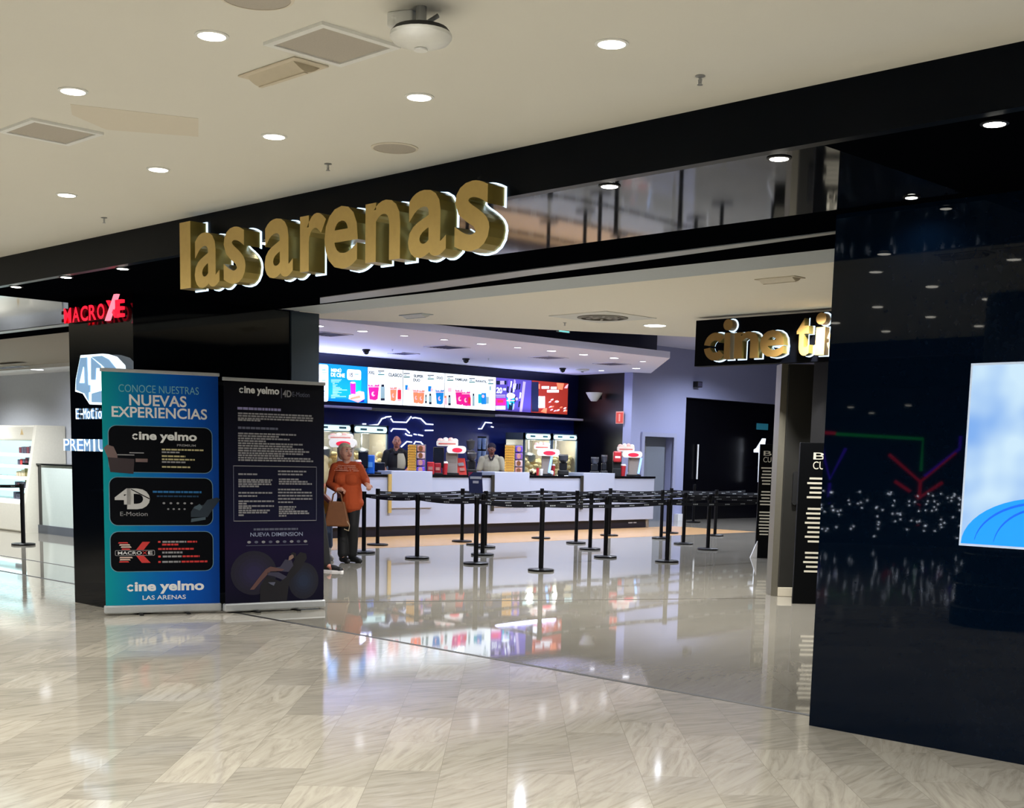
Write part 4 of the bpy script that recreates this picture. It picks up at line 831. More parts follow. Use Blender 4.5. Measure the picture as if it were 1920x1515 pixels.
def purple(mb, P):
    px_rect(mb, P, 931, 714, 950, 721, SDK); px_rect(mb, P, 938, 714, 946, 721, SLAV); px_text(mb, P, '20', 931, 726, 942, 737, SW, .03); px_rect(mb, P, 944, 728, 949, 732, SW)
    px_rect(mb, P, 930, 740, 948, 742, SLAV); px_rect(mb, P, 930, 743.5, 948, 745, SLAV); px_rect(mb, P, 930, 747, 949, 760, MGT); px_rect(mb, P, 933, 750, 944, 755, SRED); px_rect(mb, P, 930, 761, 948, 768, SW)
    rnd = random.Random(4)
    for k in range(26):
        x, y = rnd.uniform(950, 978), rnd.uniform(714, 766); c = rnd.choice([SLAV, glow('scr_violet', (120, 90, 210), .9), SDK, SW]); mb.shape([P(x, y+7), P(x+2.5, y+6), P(x+4, y-4), P(x+1.5, y-5)], lay(), c, .0006)
    bucket(mb, P, 958, 738, 766, 8, TEA, False); px_oval(mb, P, 958, 742, 8, 5.5, SW, -.0385); px_oval(mb, P, 969, 748, 2.6, 3, SLAV, -.038)
    mb.shape([P(974, 772), P(979, 772), P(986, 716), P(981, 715)], -.0383, SLAV, .0006)
y5 = my(997, 745)
screen('purple menu screen with a teal cup between the white and orange screens', yC, y5-.004, PB, purple)
def orange(mb, P):
    px_rect(mb, P, 997, 716, 1010, 772, glow('scr_slate', (34, 42, 76), .6)); px_text(mb, P, '2', 1000, 717, 1008, 728, SLAV, .02); px_rect(mb, P, 1009, 720, 1013, 729, ORG)
    for k, (x0, x1, y) in enumerate(((1016, 1030, 724), (1033, 1044, 725), (1026, 1048, 731))): px_rect(mb, P, x0, y, x1, y+5, SW)
    px_rect(mb, P, 1009, 743, 1022, 765, SW); px_oval(mb, P, 1011, 745, 2.5, 3, ORG); mb.shape([P(1014, 772), P(1025, 775), P(1026, 765), P(1020, 766)], lay(), ORG, .0006); mb.shape([P(1046, 730), P(1055, 731), P(1058, 719), P(1044, 718)], lay(), ORG, .0006)
    rnd = random.Random(9)
    for k in range(13):
        x, y = rnd.uniform(1027, 1060), rnd.uniform(742, 772); mb.shape([P(x, y+2), P(x+5, y+1), P(x+6, y-1.5), P(x+2, y-1)], lay(), rnd.choice([SW, ORG, SPK]), .0006)
    mb.shape([P(1058, 728), P(1062, 722), P(1066, 720), P(1064, 728)], lay(), SPK, .0006)
screen('orange-red menu screen, rightmost of the row above the counter', y5, 23.33, glow('scr_bg_rust', (168, 52, 40), .85), orange)
# light lines on the back wall
XB = -21.7; t = thing('wall_light_lines', 'white angular light lines on the dark blue wall above the servers', 'wall light', (XB, 17, 2.0), PI/2)
NL = glow('line_white', (226, 234, 255), 1.4)
for pts in ([(692, 798), (709, 796), (716, 785), (723, 783)], [(723, 782), (733, 781)], [(733, 785), (737, 791), (762, 792), (771, 781)], [(773, 784), (778, 783), (789, 785), (799, 795), (812, 796)], [(733, 809), (737, 804), (761, 805), (768, 812)], [(760, 813), (764, 816), (772, 817)], [(776, 814), (781, 815)], [(784, 815), (793, 817)], [(797, 807), (812, 807)],
            [(752, 838), (763, 828), (772, 829)], [(776, 833), (779, 828), (789, 829), (794, 835)], [(897, 804), (903, 804), (910, 792), (922, 793)], [(921, 800), (925, 801)], [(680, 795), (686, 795)]):
    q = [on(x, y, 'x', XB+.02) for x, y in pts]; MB().tube([(p.y-17, -.02, p.z-2) for p in q], .016, NL, 6).build('light_line', t)

# ================================================================== COUNTER
XC = -17.85
def cy_(px): return on(px, 890, 'x', XC).y
yE = on(1226, 930, 'x', XC).y
ctr = thing('serving_counter', 'long white panelled serving counter with black top and dark blue plinth', 'counter', (XC, 11.0, 0), PI/2)
M_CW = mat('counter_white', (168, 176, 196), .3, noise=.04, scale=2); Ln = yE-11.0
MB().box(0, Ln, 0, .7, .18, 1.045, M_CW).build('front_panel', ctr, bevel=.006)
MB().box(0, Ln-.2, .06, .66, 0, .18, mat('plinth_navy', (7, 12, 32), .4)).build('plinth', ctr); MB().box(-.02, Ln+.02, -.015, .72, 1.05, 1.095, mat('counter_top_black', (10, 10, 14), .12)).build('black_top', ctr, bevel=.006)
for a, b in ((732, 809), (926, 991), (1092, 1151)): MB().box(cy_(a)-11, cy_(b)-11, -.03, .5, .5, 1.155, M_CW).build('raised_panel', ctr, bevel=.006)
for x, m in ((729, M_GOLD), (922, mat('bronze_strip', (60, 58, 50), .4, metal=.5)), (1089.5, mat('bronze_strip', (60, 58, 50), .4))): MB().box(cy_(x)-11-.035, cy_(x)-11+.03, -.05, -.02, .42, 1.1, m).build('upright_strip', ctr)
MB().cyl((Ln-.12, .08, 0), .05, 0, .18, M_CHROME).build('steel_leg', ctr, smooth=True)
p = on(1190, 979, 'x', XC+.0); MB().rect(p.y-11-.14, p.y-11+.0, .1, .125, .06, M_INKG, .003).rect(p.y-11+.03, p.y-11+.13, .1, .125, .06, M_INKG, .003).build('plinth_lettering', ctr)
XI, ZI = -18.2, 1.095
def loc(px, X=XI, z=ZI): p_ = on(px, 880, 'x', X); return Vector((p_.x, p_.y, z))
def ms(px, X=XI): p_ = loc(px, X); return (p_-CAM).dot(fw)/FPX
def ht(px, py, X=XI, z=ZI): return on(px, py, 'x', X).z-z
M_TOWER = mat('tower_grey', (150, 140, 132), .4); M_TPR = mat('topper_cream', (232, 222, 208), .5, noise=.2, scale=18); M_RLAB = mat('label_red', (226, 40, 70), .4, em=.35); M_TW = mat('tower_head_white', (240, 238, 232), .35, em=.08)
def tower(label, x0, x1, ytop, y1, cx0, cx1, tx0, tx1, ty, light=False):
    k = ms((x0+x1)/2); t = thing('drink_tower', label, 'drink dispenser', loc((x0+x1)/2), YAW, 'drink towers on the counter')
    c = (x0+x1)/2; f = lambda x: (x-c)*k
    h0, h1 = ht(c, y1), ht(c, ytop)
    MB().box(f(cx0), f(cx1), -.08, .12, 0, h0+.02, M_TOWER).build('column', t, bevel=.02)
    MB().rrect(f(x0), f(x1), h0, h1, (h1-h0)*.42, .1, M_TW, .26).build('head', t)
    MB().oval(f(c+2), (h0+h1)/2-.01, (x1-x0)*k*.27, (h1-h0)*.3, -.16, M_RLAB, .006).build('oval_label', t)
    a = ht(c, ty); tp = MB(); th_ = max(.04, a-h1)
    tp.rrect(f(tx0), f(tx1), h1-.01, h1+th_*.62, th_*.22, .07, M_TPR, .14)
    for u in (.18, .42, .66, .86): tp.ball((f(tx0+(tx1-tx0)*u), 0, h1+th_*.62), ((tx1-tx0)*k*.15, .06, th_*(.3 if u in (.18, .86) else .42)), mat('topper_pink', (222, 172, 160), .5, noise=.3, scale=30) if u in (.18, .66) else M_TPR)
    tp.rect(f(tx0)+.04, f(tx1)-.04, h1+th_*.16, h1+th_*.3, -.07, mat('topper_print', (200, 90, 80), .5), .003); tp.build('topper', t)
    MB().box(f(cx0)-.03, f(cx1)+.03, -.1, .14, 0, .03, M_MATTE).build('base', t, bevel=.005)
    if light: MB().tube([(f(cx1)-.03, -.1, .05), (f(cx1)+.02, -.1, h0)], .025, glow('tower_light', (150, 190, 250), 1.0)).build('light_tube', t)
tower('drink tower with red oval label behind the woman in orange', 619, 668, 823, 839, 633, 662, 616, 662, 812)
tower('drink tower with red oval label between the yellow stack and the red menu stand', 838, 873, 836, 850, 836, 858, 818, 858, 821)
tower('drink tower with red oval label before the right popcorn cabinet', 1006, 1048, 842, 855, 1015, 1032, 1000, 1030, 829, True)
tower('rightmost drink tower with red oval label at the end of the counter', 1165, 1202, 846, 858, 1178, 1199, 1156, 1188, 832, True)
M_YEL = mat('yellow_carton', (222, 164, 56), .5, noise=.12, scale=60); M_YEL2 = mat('carton_print', (120, 70, 30), .5); M_PUR = mat('purple_carton', (120, 76, 160), .5, noise=.2, scale=40); M_PNK = mat('pink_carton', (186, 130, 120), .5, noise=.25, scale=40)
def snacks(label, x0, xm, x1, ytop, side):
    k = ms((x0+x1)/2); t = thing('snack_rack', label, 'display rack', loc((x0+x1)/2), YAW); c = (x0+x1)/2; H_ = ht(c, ytop)
    MB().box((x0-c)*k, (x1-c)*k, .13, .15, 0, H_, M_GREYALU).build('back_panel', t); MB().box((x0-c)*k, (x1-c)*k, -.12, .15, 0, .02, M_GREYALU).build('base_tray', t); MB().box((xm-c)*k-.006, (xm-c)*k+.006, -.1, .13, .02, H_, M_GREYALU).build('divider', t)
    n = 11; hh = (H_-.03)/n
    y = thing('candy_carton', f'yellow candy carton, lowest of the stack {side}', 'carton', loc(c)+Vector((0, 0, .02)), YAW, f'yellow cartons {side}')
    MB().box((x0-c)*k+.003, (xm-c)*k-.008, -.12, .12, .002, hh-.006, M_YEL).build('carton', y); lineset(MB(), [((x0-c)*k+.02, (xm-c)*k-.02, hh*.28, hh*.25)], -.12, M_YEL2).build('carton_lettering', y)
    for i in range(1, n): dup(y, y.location+Vector((0, 0, hh*i)), YAW, f'yellow candy carton {ORD[i]} from the bottom of the stack {side}')
    n2 = 4; hh = (H_-.03)/n2
    for i in range(n2):
        y = thing('candy_bag', f'{["pink", "pale pink", "purple", "violet"][i if side != "on the left rack" else 3-i]} candy bag {["at the bottom", "second from the bottom", "third from the bottom", "at the top"][i]} {side}', 'candy bag', loc(c)+Vector((0, 0, .02+hh*i)), YAW, f'candy bags {side}')
        j = i if side != 'on the left rack' else 3-i
        MB().box((xm-c)*k+.01, (x1-c)*k-.01, -.1, .1, .004, hh-.01, [M_PNK, mat('pale_pink_bag', (200, 168, 172), .5, noise=.2), M_PUR, mat('violet_bag', (96, 66, 190), .5, noise=.2)][j]).build('bag_body', y, bevel=.02); MB().oval(((xm+x1)/2-c)*k, hh*.5, .04, .05, -.1, M_PNK if j > 1 else M_YEL2, .004).build('bag_print', y)
snacks('snack rack with yellow cartons beside the bald server', 765, 781, 797, 833, 'on the left rack')
snacks('snack rack with yellow cartons beside the server in the beige polo', 946, 964.5, 980, 834, 'on the right rack')
M_CUPR = mat('cup_red', (188, 44, 52), .4, noise=.2, scale=25); M_LID = mat('lid_white', (240, 236, 232), .4)
def cup(label, x0, x1, ytop, X=XI, m=None, lid=True, name='paper_cup', grp=None):
    k = ms((x0+x1)/2, X); r = (x1-x0)*k/2; c = (x0+x1)/2; h = ht(c, ytop, X); t = thing(name, label, 'cup', loc(c, X), YAW, grp)
    MB().lathe([(r*.72, 0), (r*.95, h*.84), (r*.95, h*.86)], m or M_CUPR, n=20).build('cup_body', t, smooth=True)
    if lid: MB().lathe([(r, h*.85), (r, h*.9), (r*.85, h*.93), (r*.8, h), (r*.2, h)], M_LID, n=20).build('lid', t, smooth=True)
cup('large red cup with white lid right of the woman in orange', 664, 678, 862); cup('red cup with white lid before the middle drink tower', 828, 840, 865); cup('red cup with white lid right of the blue light tube', 1033, 1041, 870); cup('red cup with white lid near the right end of the counter', 1160, 1174, 870)
def dev(name, label, cat, x0, x1, ytop, build, X=XI, z=ZI):
    c = (x0+x1)/2; k = ms(c, X); t = thing(name, label, cat, loc(c, X, z), YAW); build(t, (x1-x0)*k, ht(c, ytop, X, z)); return t
def grinder(t, w_, h):
    MB().box(-w_*.42, w_*.42, -.12, .14, 0, h*.25, M_MATTE).build('base', t, bevel=.02); MB().box(-w_*.3, w_*.3, -.02, .14, h*.25, h*.62, mat('machine_dark', (26, 28, 34), .3)).build('body', t, bevel=.02)
    MB().lathe([(w_*.2, h*.62), (w_*.36, h*.72), (w_*.38, h*.93), (w_*.3, h*.93)], mat('hopper_smoke', (60, 62, 70), .15)).build('hopper', t, smooth=True); MB().cyl((0, 0, h*.93), w_*.36, 0, h*.07, M_CHROME).build('lid', t, smooth=True)
dev('coffee_grinder', 'black machine with steel lid, left of the pair near the counter end', 'coffee machine', 1105, 1125, 857, grinder); dev('coffee_grinder', 'black machine with steel lid, right of the pair near the counter end', 'coffee machine', 1125, 1140, 853, grinder)
dev('coffee_grinder', 'black machine with white lid behind the red menu stand', 'coffee machine', 873, 896, 848, grinder); dev('coffee_grinder', 'dark machine standing before the right end of the popcorn cabinets', 'coffee machine', 1044, 1068, 852, grinder)
def register(t, w_, h):
    MB().box(-w_*.4, w_*.4, -.1, .1, 0, .03, M_MATTE).build('base', t, bevel=.01); MB().tube([(0, .02, .02), (0, .03, h*.5)], .03, M_MATTE).build('neck', t)
    MB().box(-w_/2, w_/2, -.03, .03, h*.25, h, mat('register_black', (14, 15, 18), .25)).build('monitor', t, bevel=.012); MB().rect(-w_*.43, w_*.43, h*.32, h*.94, -.03, mat('register_screen', (26, 30, 40), .1), .003).build('screen_face', t)
dev('cash_register', 'black cash register monitor behind the cup beside the woman', 'cash register', 672, 690, 846, register); dev('cash_register', 'small grey cash register left of the bald server', 'cash register', 702, 722, 867, register); dev('cash_register', 'black cash register monitor left of the middle drink tower', 'cash register', 812, 832, 838, register)
def pack(m1, m2):
    def b(t, w_, h): MB().box(-w_/2, w_/2, -.06, .06, 0, h, m1).build('package', t, bevel=.015); MB().rect(-w_*.32, w_*.32, h*.35, h*.62, -.06, m2, .004).build('package_print', t)
    return b
dev('snack_bag', 'bright blue bag on the counter left of the bald server', 'bag', 686, 702, 853, pack(mat('bag_blue', (26, 92, 190), .4), mat('bag_print_blue', (90, 150, 220), .4)))
dev('treat_box', 'open red snack box left of the lidded cup at the middle tower', 'box', 801, 814, 866, pack(M_CUPR, M_PNK)); dev('treat_box', 'red snack box touching the lidded cup at the middle tower', 'box', 815, 827, 868, pack(mat('box_darkred', (150, 30, 40), .4), M_PNK))
def menu_stand(t, w_, h):
    MB().add([(-w_*.5, -.1, h), (-w_*.28, -.13, 0), (w_*.5, -.13, 0), (w_*.32, -.1, h), (-w_*.5, -.085, h), (-w_*.28, -.115, 0), (w_*.5, -.115, 0), (w_*.32, -.1, h)], [(0, 1, 2, 3), (7, 6, 5, 4), (0, 4, 5, 1), (3, 2, 6, 7), (0, 3, 7, 4), (1, 5, 6, 2)], mat('menu_red', (206, 62, 52), .4)).build('menu_sheet', t)
    MB().add([(-w_*.2, -.136, h*.7), (-w_*.12, -.139, h*.52), (w_*.3, -.139, h*.55), (w_*.22, -.136, h*.75)], [(0, 1, 2, 3)], M_INKG).add([(-w_*.05, -.14, h*.4), (0, -.142, h*.22), (w_*.36, -.142, h*.25), (w_*.3, -.14, h*.42)], [(0, 1, 2, 3)], M_PNK).build('menu_print', t); MB().box(-w_*.3, w_*.5, -.115, .06, 0, .015, M_MATTE).build('foot', t)
dev('menu_stand', 'tilted red menu stand on the counter below the black machine', 'menu', 851, 876, 859, menu_stand)
def tray(t, w_, h):
    MB().lathe([(w_*.3, 0), (w_*.5, .05), (w_*.48, .05), (w_*.25, .01)], mat('tray_brown', (70, 52, 40), .5)).build('bowl', t, smooth=True)
    b = MB(); rnd = random.Random(2)
    for i in range(12): b.ball((rnd.uniform(-.3, .3)*w_, rnd.uniform(-.1, .1), .05+rnd.random()*(h-.08)*(1 if i > 5 else .5)), (w_*.17, .05, .04), mat('popcorn', (240, 226, 178), .7), 8, 6)
    tag(b.build('popcorn', t, smooth=True), '', '', None, 'stuff'); o = t.children[-1]; del o['label']; del o['category']
dev('popcorn_bowl', 'bowl heaped with pale popcorn left of the lit drink tower', 'bowl', 991, 1009, 876, tray)
def napkin(t, w_, h): MB().box(-w_/2, w_/2, -.08, .08, 0, h, M_PLASTIC).build('dispenser_body', t, bevel=.03); MB().oval(0, h*.5, w_*.2, h*.22, -.08, mat('napkin_blue', (120, 150, 200), .5), .004).build('dispenser_label', t)
dev('napkin_dispenser', 'white napkin dispenser at the foot of the lit drink tower', 'dispenser', 1021, 1038, 882, napkin); dev('napkin_dispenser', 'white napkin dispenser at the foot of the rightmost drink tower', 'dispenser', 1177, 1192, 884, napkin)
cup('small white cup right of the popcorn bowl', 1011, 1019, 877, XI, M_LID, False); cup('small white cup at the right end of the counter', 1192, 1199, 880, XI, M_LID, False); cup('small red cup right of the popcorn bowl', 1005, 1011, 875, XI+.15, M_CUPR, False)
def soda(t, w_, h): MB().box(-w_/2, w_/2, -.1, .12, 0, h*.3, M_MATTE).build('drip_base', t, bevel=.01); MB().box(-w_/2, w_/2, 0, .12, h*.3, h*.6, M_MATTE).build('back', t); MB().box(-w_/2, w_/2, -.1, .12, h*.55, h, M_CUPR).build('front_head', t, bevel=.03); MB().rect(-w_*.3, w_*.35, h*.72, h*.8, -.1, M_INK, .004).build('head_lettering', t)
dev('soda_machine', 'black and red soda machine left of the rightmost drink tower', 'drink machine', 1149, 1164, 846, soda)
# back bar with popcorn cabinets
XK = -20.85
bk = thing('back_counter', 'dark back counter along the wall behind the servers', 'counter', (-21.7, 12.0, 0), PI/2)
MB().box(0, 11.6, -.85, 0, 0, .9, mat('back_bar_dark', (26, 28, 36), .4)).build('carcass', bk, bevel=.01); MB().box(0, 11.6, -.87, 0, .9, .94, M_CHROME).build('worktop', bk)
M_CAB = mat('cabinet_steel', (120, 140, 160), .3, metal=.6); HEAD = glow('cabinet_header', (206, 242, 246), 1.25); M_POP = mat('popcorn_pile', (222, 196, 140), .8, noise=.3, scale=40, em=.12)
def cabinet(label, x0, x1, ytop, yh0, yh1, seed):
    rnd = random.Random(seed); y0 = on(x0, 830, 'x', XK).y; y1 = on(x1, 830, 'x', XK).y; W_ = y1-y0; zt_ = on((x0+x1)/2, ytop, 'x', XK).z-.94; h0 = on((x0+x1)/2, yh1, 'x', XK).z-.94; h1 = on((x0+x1)/2, yh0, 'x', XK).z-.94
    t = thing('popcorn_cabinet', label, 'popcorn machine', (XK-.6, y0, .94), PI/2)
    MB().box(0, W_, -.6, 0, 0, .1, M_CAB).build('base', t); MB().box(0, W_, -.02, 0, .1, h0, mat('cabinet_back', (150, 146, 140), .4)).build('back_panel', t)
    MB().box(W_-.03, W_-.01, -.56, -.02, .1, h0, mat('cabinet_side', (176, 166, 150), .4)).build('side_panel', t); MB().box(.01, .016, -.56, -.02, .1, h0, M_GLASS).build('side_glass', t)
    for a in (0, W_-.035): MB().box(a, a+.035, -.6, -.56, .1, zt_, M_CAB).build('corner_post', t)
    MB().box(0, W_, -.6, 0, h0, zt_, mat('cabinet_top', (90, 104, 112), .4)).build('top_box', t); hd = MB().rrect(.05, W_-.05, h0+.02, h1, .05, -.6, HEAD, .015).build('lit_header', t); MB().rect(W_*.2, W_*.38, h0+.06, h0+.1, -.615, mat('header_print', (70, 120, 130), .5), .002).rect(W_*.66, W_*.84, h0+.06, h0+.1, -.615, mat('header_print', (70, 120, 130), .5), .002).build('header_lettering', hd)
    MB().box(.04, W_-.04, -.598, -.592, .1, h0, M_GLASS).build('front_glass', t)
    b = MB()
    for i in range(110): b.ball((rnd.uniform(.1, W_-.1), rnd.uniform(-.5, -.1), .1+rnd.random()**1.4*.42), (rnd.uniform(.05, .1), .06, rnd.uniform(.04, .07)), M_POP, 7, 5)
    o = b.build('popcorn', t, smooth=True); o['kind'] = 'stuff'
    kt = MB().lathe([(.14, 0), (.17, .05), (.17, .16), (.12, .2), (.03, .22)], M_CHROME, (W_*.5, -.3, h0-.5)).tube([(W_*.5, -.3, h0-.3), (W_*.5, -.3, h0)], .02, M_CHROME).build('kettle', t, smooth=True)
    l = bpy.data.lights.new('bulb', 'POINT'); l.energy = 22; l.color = (1, .93, .8); l.shadow_soft_size = .08; ob = bpy.data.objects.new('bulb', l); C.objects.link(ob); ob.parent = t; ob.location = (W_*.5, -.45, h0-.1)
cabinet('popcorn cabinet behind the woman, left of the left pair', 585, 660, 795, 797, 809, 1); cabinet('popcorn cabinet left of the bald server, right of the left pair', 661, 728, 797, 800, 813, 2)
cabinet('popcorn cabinet of the right pair beside the snack rack', 983, 1034, 812, 814, 825, 3); cabinet('popcorn cabinet at the right end of the back bar', 1035, 1083, 814, 816, 826, 4)
XZ = -20.9
def stack(t, w_, h):
    for i in range(4): MB().lathe([(w_*.34, h*.25*i), (w_*.5, h*.25*i+h*.2), (w_*.42, h*.25*i+h*.22)], mat('holder_steel', (130, 126, 120), .35, metal=.5), n=16).build('holder_ring', t, smooth=True)
    MB().tube([(0, 0, 0), (0, 0, h)], w_*.2, M_GREYALU).build('core', t)
dev('cup_holder', 'stack of grey metal cup holders on the back bar', 'cup holder', 873, 890, 823, stack, XZ, .94)
def bluecups(t, w_, h):
    k = 0
    for i in (-.28, .28):
        for j in range(3): MB().lathe([(w_*.2, h*(.1+.3*j)), (w_*.27, h*(.36+.3*j)), (w_*.2, h*(.36+.3*j))], mat('cup_blue_white', (150, 176, 226), .4, noise=.4, scale=25), (i*w_, 0, 0), 14).build('cup_column', t, smooth=True)
    MB().box(-w_*.55, w_*.55, .08, .1, 0, h, M_MATTE).build('rack_back', t)
dev('cup_rack', 'rack of blue and white cups on the back bar', 'cup rack', 895, 910, 818, bluecups, XZ, .94)
# ================================================================== PEOPLE
V = Vector
def limb(mb, pts, m, n=10):
    for (a, ra), (b, rb) in zip(pts[:-1], pts[1:]): mb.cone(a, b, ra, rb, m, n)
    return mb
def hand(mb, wrist, d, up, m, curl=.5, sc=1.0):
    d = V(d).normalized(); up = V(up); s_ = d.cross(up).normalized(); up = s_.cross(d).normalized(); wr = V(wrist)
    pc = wr+d*.045*sc; mb.cone(wr, pc, .026*sc, .034*sc, m, 10); mb.cone(pc-s_*.02*sc, pc+s_*.02*sc+d*.02*sc, .022*sc, .022*sc, m, 8)
    for i, ln in enumerate((.062, .072, .068, .052)):
        b = pc+d*.035*sc+s_*(-.027+.018*i)*sc; k1 = b+(d*(1-curl*.5)-up*curl*.6)*ln*.55*sc; k2 = k1+(d*(1-curl*1.5)-up*curl)*ln*.5*sc
        mb.cone(b, k1, .0095*sc, .009*sc, m, 7); mb.cone(k1, k2, .009*sc, .0075*sc, m, 7)
    b = wr+d*.02*sc-s_*.03*sc; k1 = b+(d*.5-s_*.7-up*.2)*.04*sc; mb.cone(b, k1, .012*sc, .0105*sc, m, 7); mb.cone(k1, k1+(d*.8-s_*.1-up*.4)*.032*sc, .0105*sc, .009*sc, m, 7)
def face(root, c, f, skin, body, glasses=False):
    """head modelled into the body mesh; f = facing direction (horizontal)"""
    c = V(c); f = V(f).normalized(); s_ = V((-f.y, f.x, 0))
    body.ball(c, (.074, .088, .105), skin, 16, 12); body.ball(c+f*.025-V((0, 0, .05)), (.058, .062, .062), skin, 12, 8)
    body.cone(c+f*.085+V((0, 0, .008)), c+f*.104-V((0, 0, .022)), .009, .0145, skin, 8)
    for k in (-1, 1): body.ball(c+s_*k*.078-V((0, 0, .01)), (.014, .014, .03), skin, 8, 6); body.ball(c+f*.05+s_*k*.04-V((0, 0, .03)), (.03, .03, .03), skin, 8, 6)
    for k in (-1, 1):
        p = c+f*.083+s_*k*.031+V((0, 0, .012)); MB().ball(p, (.011, .011, .008), mat('eye_white', (226, 220, 214), .3), 10, 6).ball(p+f*.006, (.0065, .0065, .0065), mat('eye_dark', (30, 22, 20), .3), 8, 6).build('eye', root, smooth=True)
        MB().bar(p+V((0, 0, .022))-s_*.017+f*.006, p+V((0, 0, .024))+s_*.017+f*.006, .008, .006, mat('brow', (90, 66, 54), .7)).build('eyebrow', root)
    q = c+f*.088-V((0, 0, .05)); MB().bar(q-s_*.024, q+s_*.024, .012, .011, mat('lips', (160, 76, 74), .5)).build('mouth', root, bevel=.004)
def shoe(root, heel, d, ln, m, sole=None, up=.0):
    heel = V(heel); d = V(d).normalized(); toe = heel+d*ln
    mb = MB().cone(heel+V((0, 0, .045)), heel+d*ln*.55+V((0, 0, .045)), .042, .04, m).cone(heel+d*ln*.5+V((0, 0, .04)), toe-d*.03+V((0, 0, .03)), .042, .034, m).cone(heel+V((0, 0, .05)), heel+d*.03+V((0, 0, .10)), .045, .04, m)
    o = mb.build('shoe', root, remesh=.01)
    if sole:
        s_ = V((-d.y, d.x, 0))*.043; q = [heel-d*.045-s_*.8, heel-d*.045+s_*.8, heel+d*ln*.5+s_*1.05, toe+s_*.55, toe+d*.012, toe-s_*.55, heel+d*ln*.5-s_*1.05]
        MB().prism([(p.x, p.y) for p in reversed(q)], up, up+.022, sole).build('sole', o)
# --- woman in an orange jumper
b0 = fl(650, 1055)
w_ = thing('person', 'woman with short pale hair in an orange jumper and black trousers, walking by the queue', 'person', (b0.x, b0.y, 0), YAW)
body = MB(); SK = M_SKIN
F = (.62, -.78, 0)
face(w_, (-.02, -.02, 1.462), F, SK, body)
limb(body, [((-.02, 0, 1.41), .052), ((0, 0, 1.31), .056)], SK); body.ball((.0, .01, 1.15), (.155, .10, .2), SK); body.ball((.02, .01, .92), (.16, .115, .17), SK)
limb(body, [((-.165, .0, 1.265), .05), ((-.225, .02, 1.04), .042), ((-.10, -.16, .975), .03)], SK); hand(body, (-.10, -.16, .975), (.9, -.2, -.05), (0, 0, 1), SK, .9)
limb(body, [((.165, 0, 1.265), .05), ((.235, .03, 1.09), .042), ((.268, -.1, 1.05), .03)], SK); hand(body, (.268, -.1, 1.05), (.35, -.6, -.25), (0, 0, 1), SK, .95)
limb(body, [((.085, .0, .86), .085), ((.085, -.03, .50), .056), ((.06, .06, .09), .04)], SK); limb(body, [((-.05, .0, .86), .085), ((-.055, 0, .48), .056), ((-.05, -.02, .09), .04)], SK)
limb(body, [((.06, .06, .08), .035), ((.12, .02, .04), .028)], SK); limb(body, [((-.05, -.02, .08), .035), ((.0, -.09, .04), .028)], SK)
body.build('body', w_, remesh=.0065)
HR = mat('pale_hair', (206, 190, 158), .8, noise=.2, scale=60); hb = MB()
hb.ball((-.035, .012, 1.492), (.092, .094, .094), HR, 16, 10); hb.ball((-.07, .03, 1.44), (.062, .07, .085), HR, 12, 8); hb.ball((-.02, -.02, 1.535), (.07, .07, .045), HR, 12, 8); hb.build('hair', w_, remesh=.01)
OR = mat('orange_knit', (172, 70, 26), .85, noise=.12, scale=90, bump=.2); jm = MB()
jm.ball((0, .01, 1.17), (.185, .125, .165), OR, 18, 12); jm.ball((.06, -.075, 1.10), (.105, .085, .09), OR); jm.ball((-.07, -.075, 1.10), (.10, .08, .09), OR); jm.ball((.025, .0, 1.0), (.165, .125, .2), OR, 18, 12)
jm.cone((.05, .0, .95), (.06, .0, .78), .15, .145, OR, 18); jm.ball((.06, 0, .80), (.165, .13, .11), OR, 18, 10)
limb(jm, [((-.155, .0, 1.255), .068), ((-.23, .02, 1.04), .062), ((-.12, -.14, .98), .048)], OR, 12); limb(jm, [((.155, 0, 1.255), .068), ((.24, .03, 1.09), .06), ((.27, -.08, 1.055), .044)], OR, 12); limb(jm, [((-.1, 0, 1.29), .055), ((.1, 0, 1.29), .055)], OR)
jo = jm.build('jumper', w_, remesh=.009)
yk = MB(); PK = mat('yoke_pink', (210, 140, 118), .85, noise=.3, scale=120)
rnd = random.Random(3)
for r_ in range(4):
    z = 1.285-.022*r_
    for i in range(26):
        a = PI*1.14+PI*.72*i/25; q_ = math.sqrt(1-((z-1.17)/.165)**2); rx, ry = .187*q_, .128*q_
        x, y = rx*math.cos(a), ry*math.sin(a)+.01
        if rnd.random() < .8: yk.bar((x-.008, y, z), (x+.008, y, z), .022, .011, PK)
yk.build('yoke_pattern', jo)
TR = mat('black_trousers', (10, 10, 12), .75); tr = MB(); limb(tr, [((.09, .0, .82), .10), ((.09, -.035, .50), .075), ((.065, .055, .12), .07)], TR, 12); limb(tr, [((-.04, .0, .82), .10), ((-.05, 0, .48), .075), ((-.05, -.02, .12), .07)], TR, 12); tr.build('trousers', w_, remesh=.01)
shoe(w_, (.05, .07, 0), (.75, -.6, 0), .20, M_MATTE); shoe(w_, (-.06, -.0, 0), (.55, -.8, 0), .20, M_MATTE)
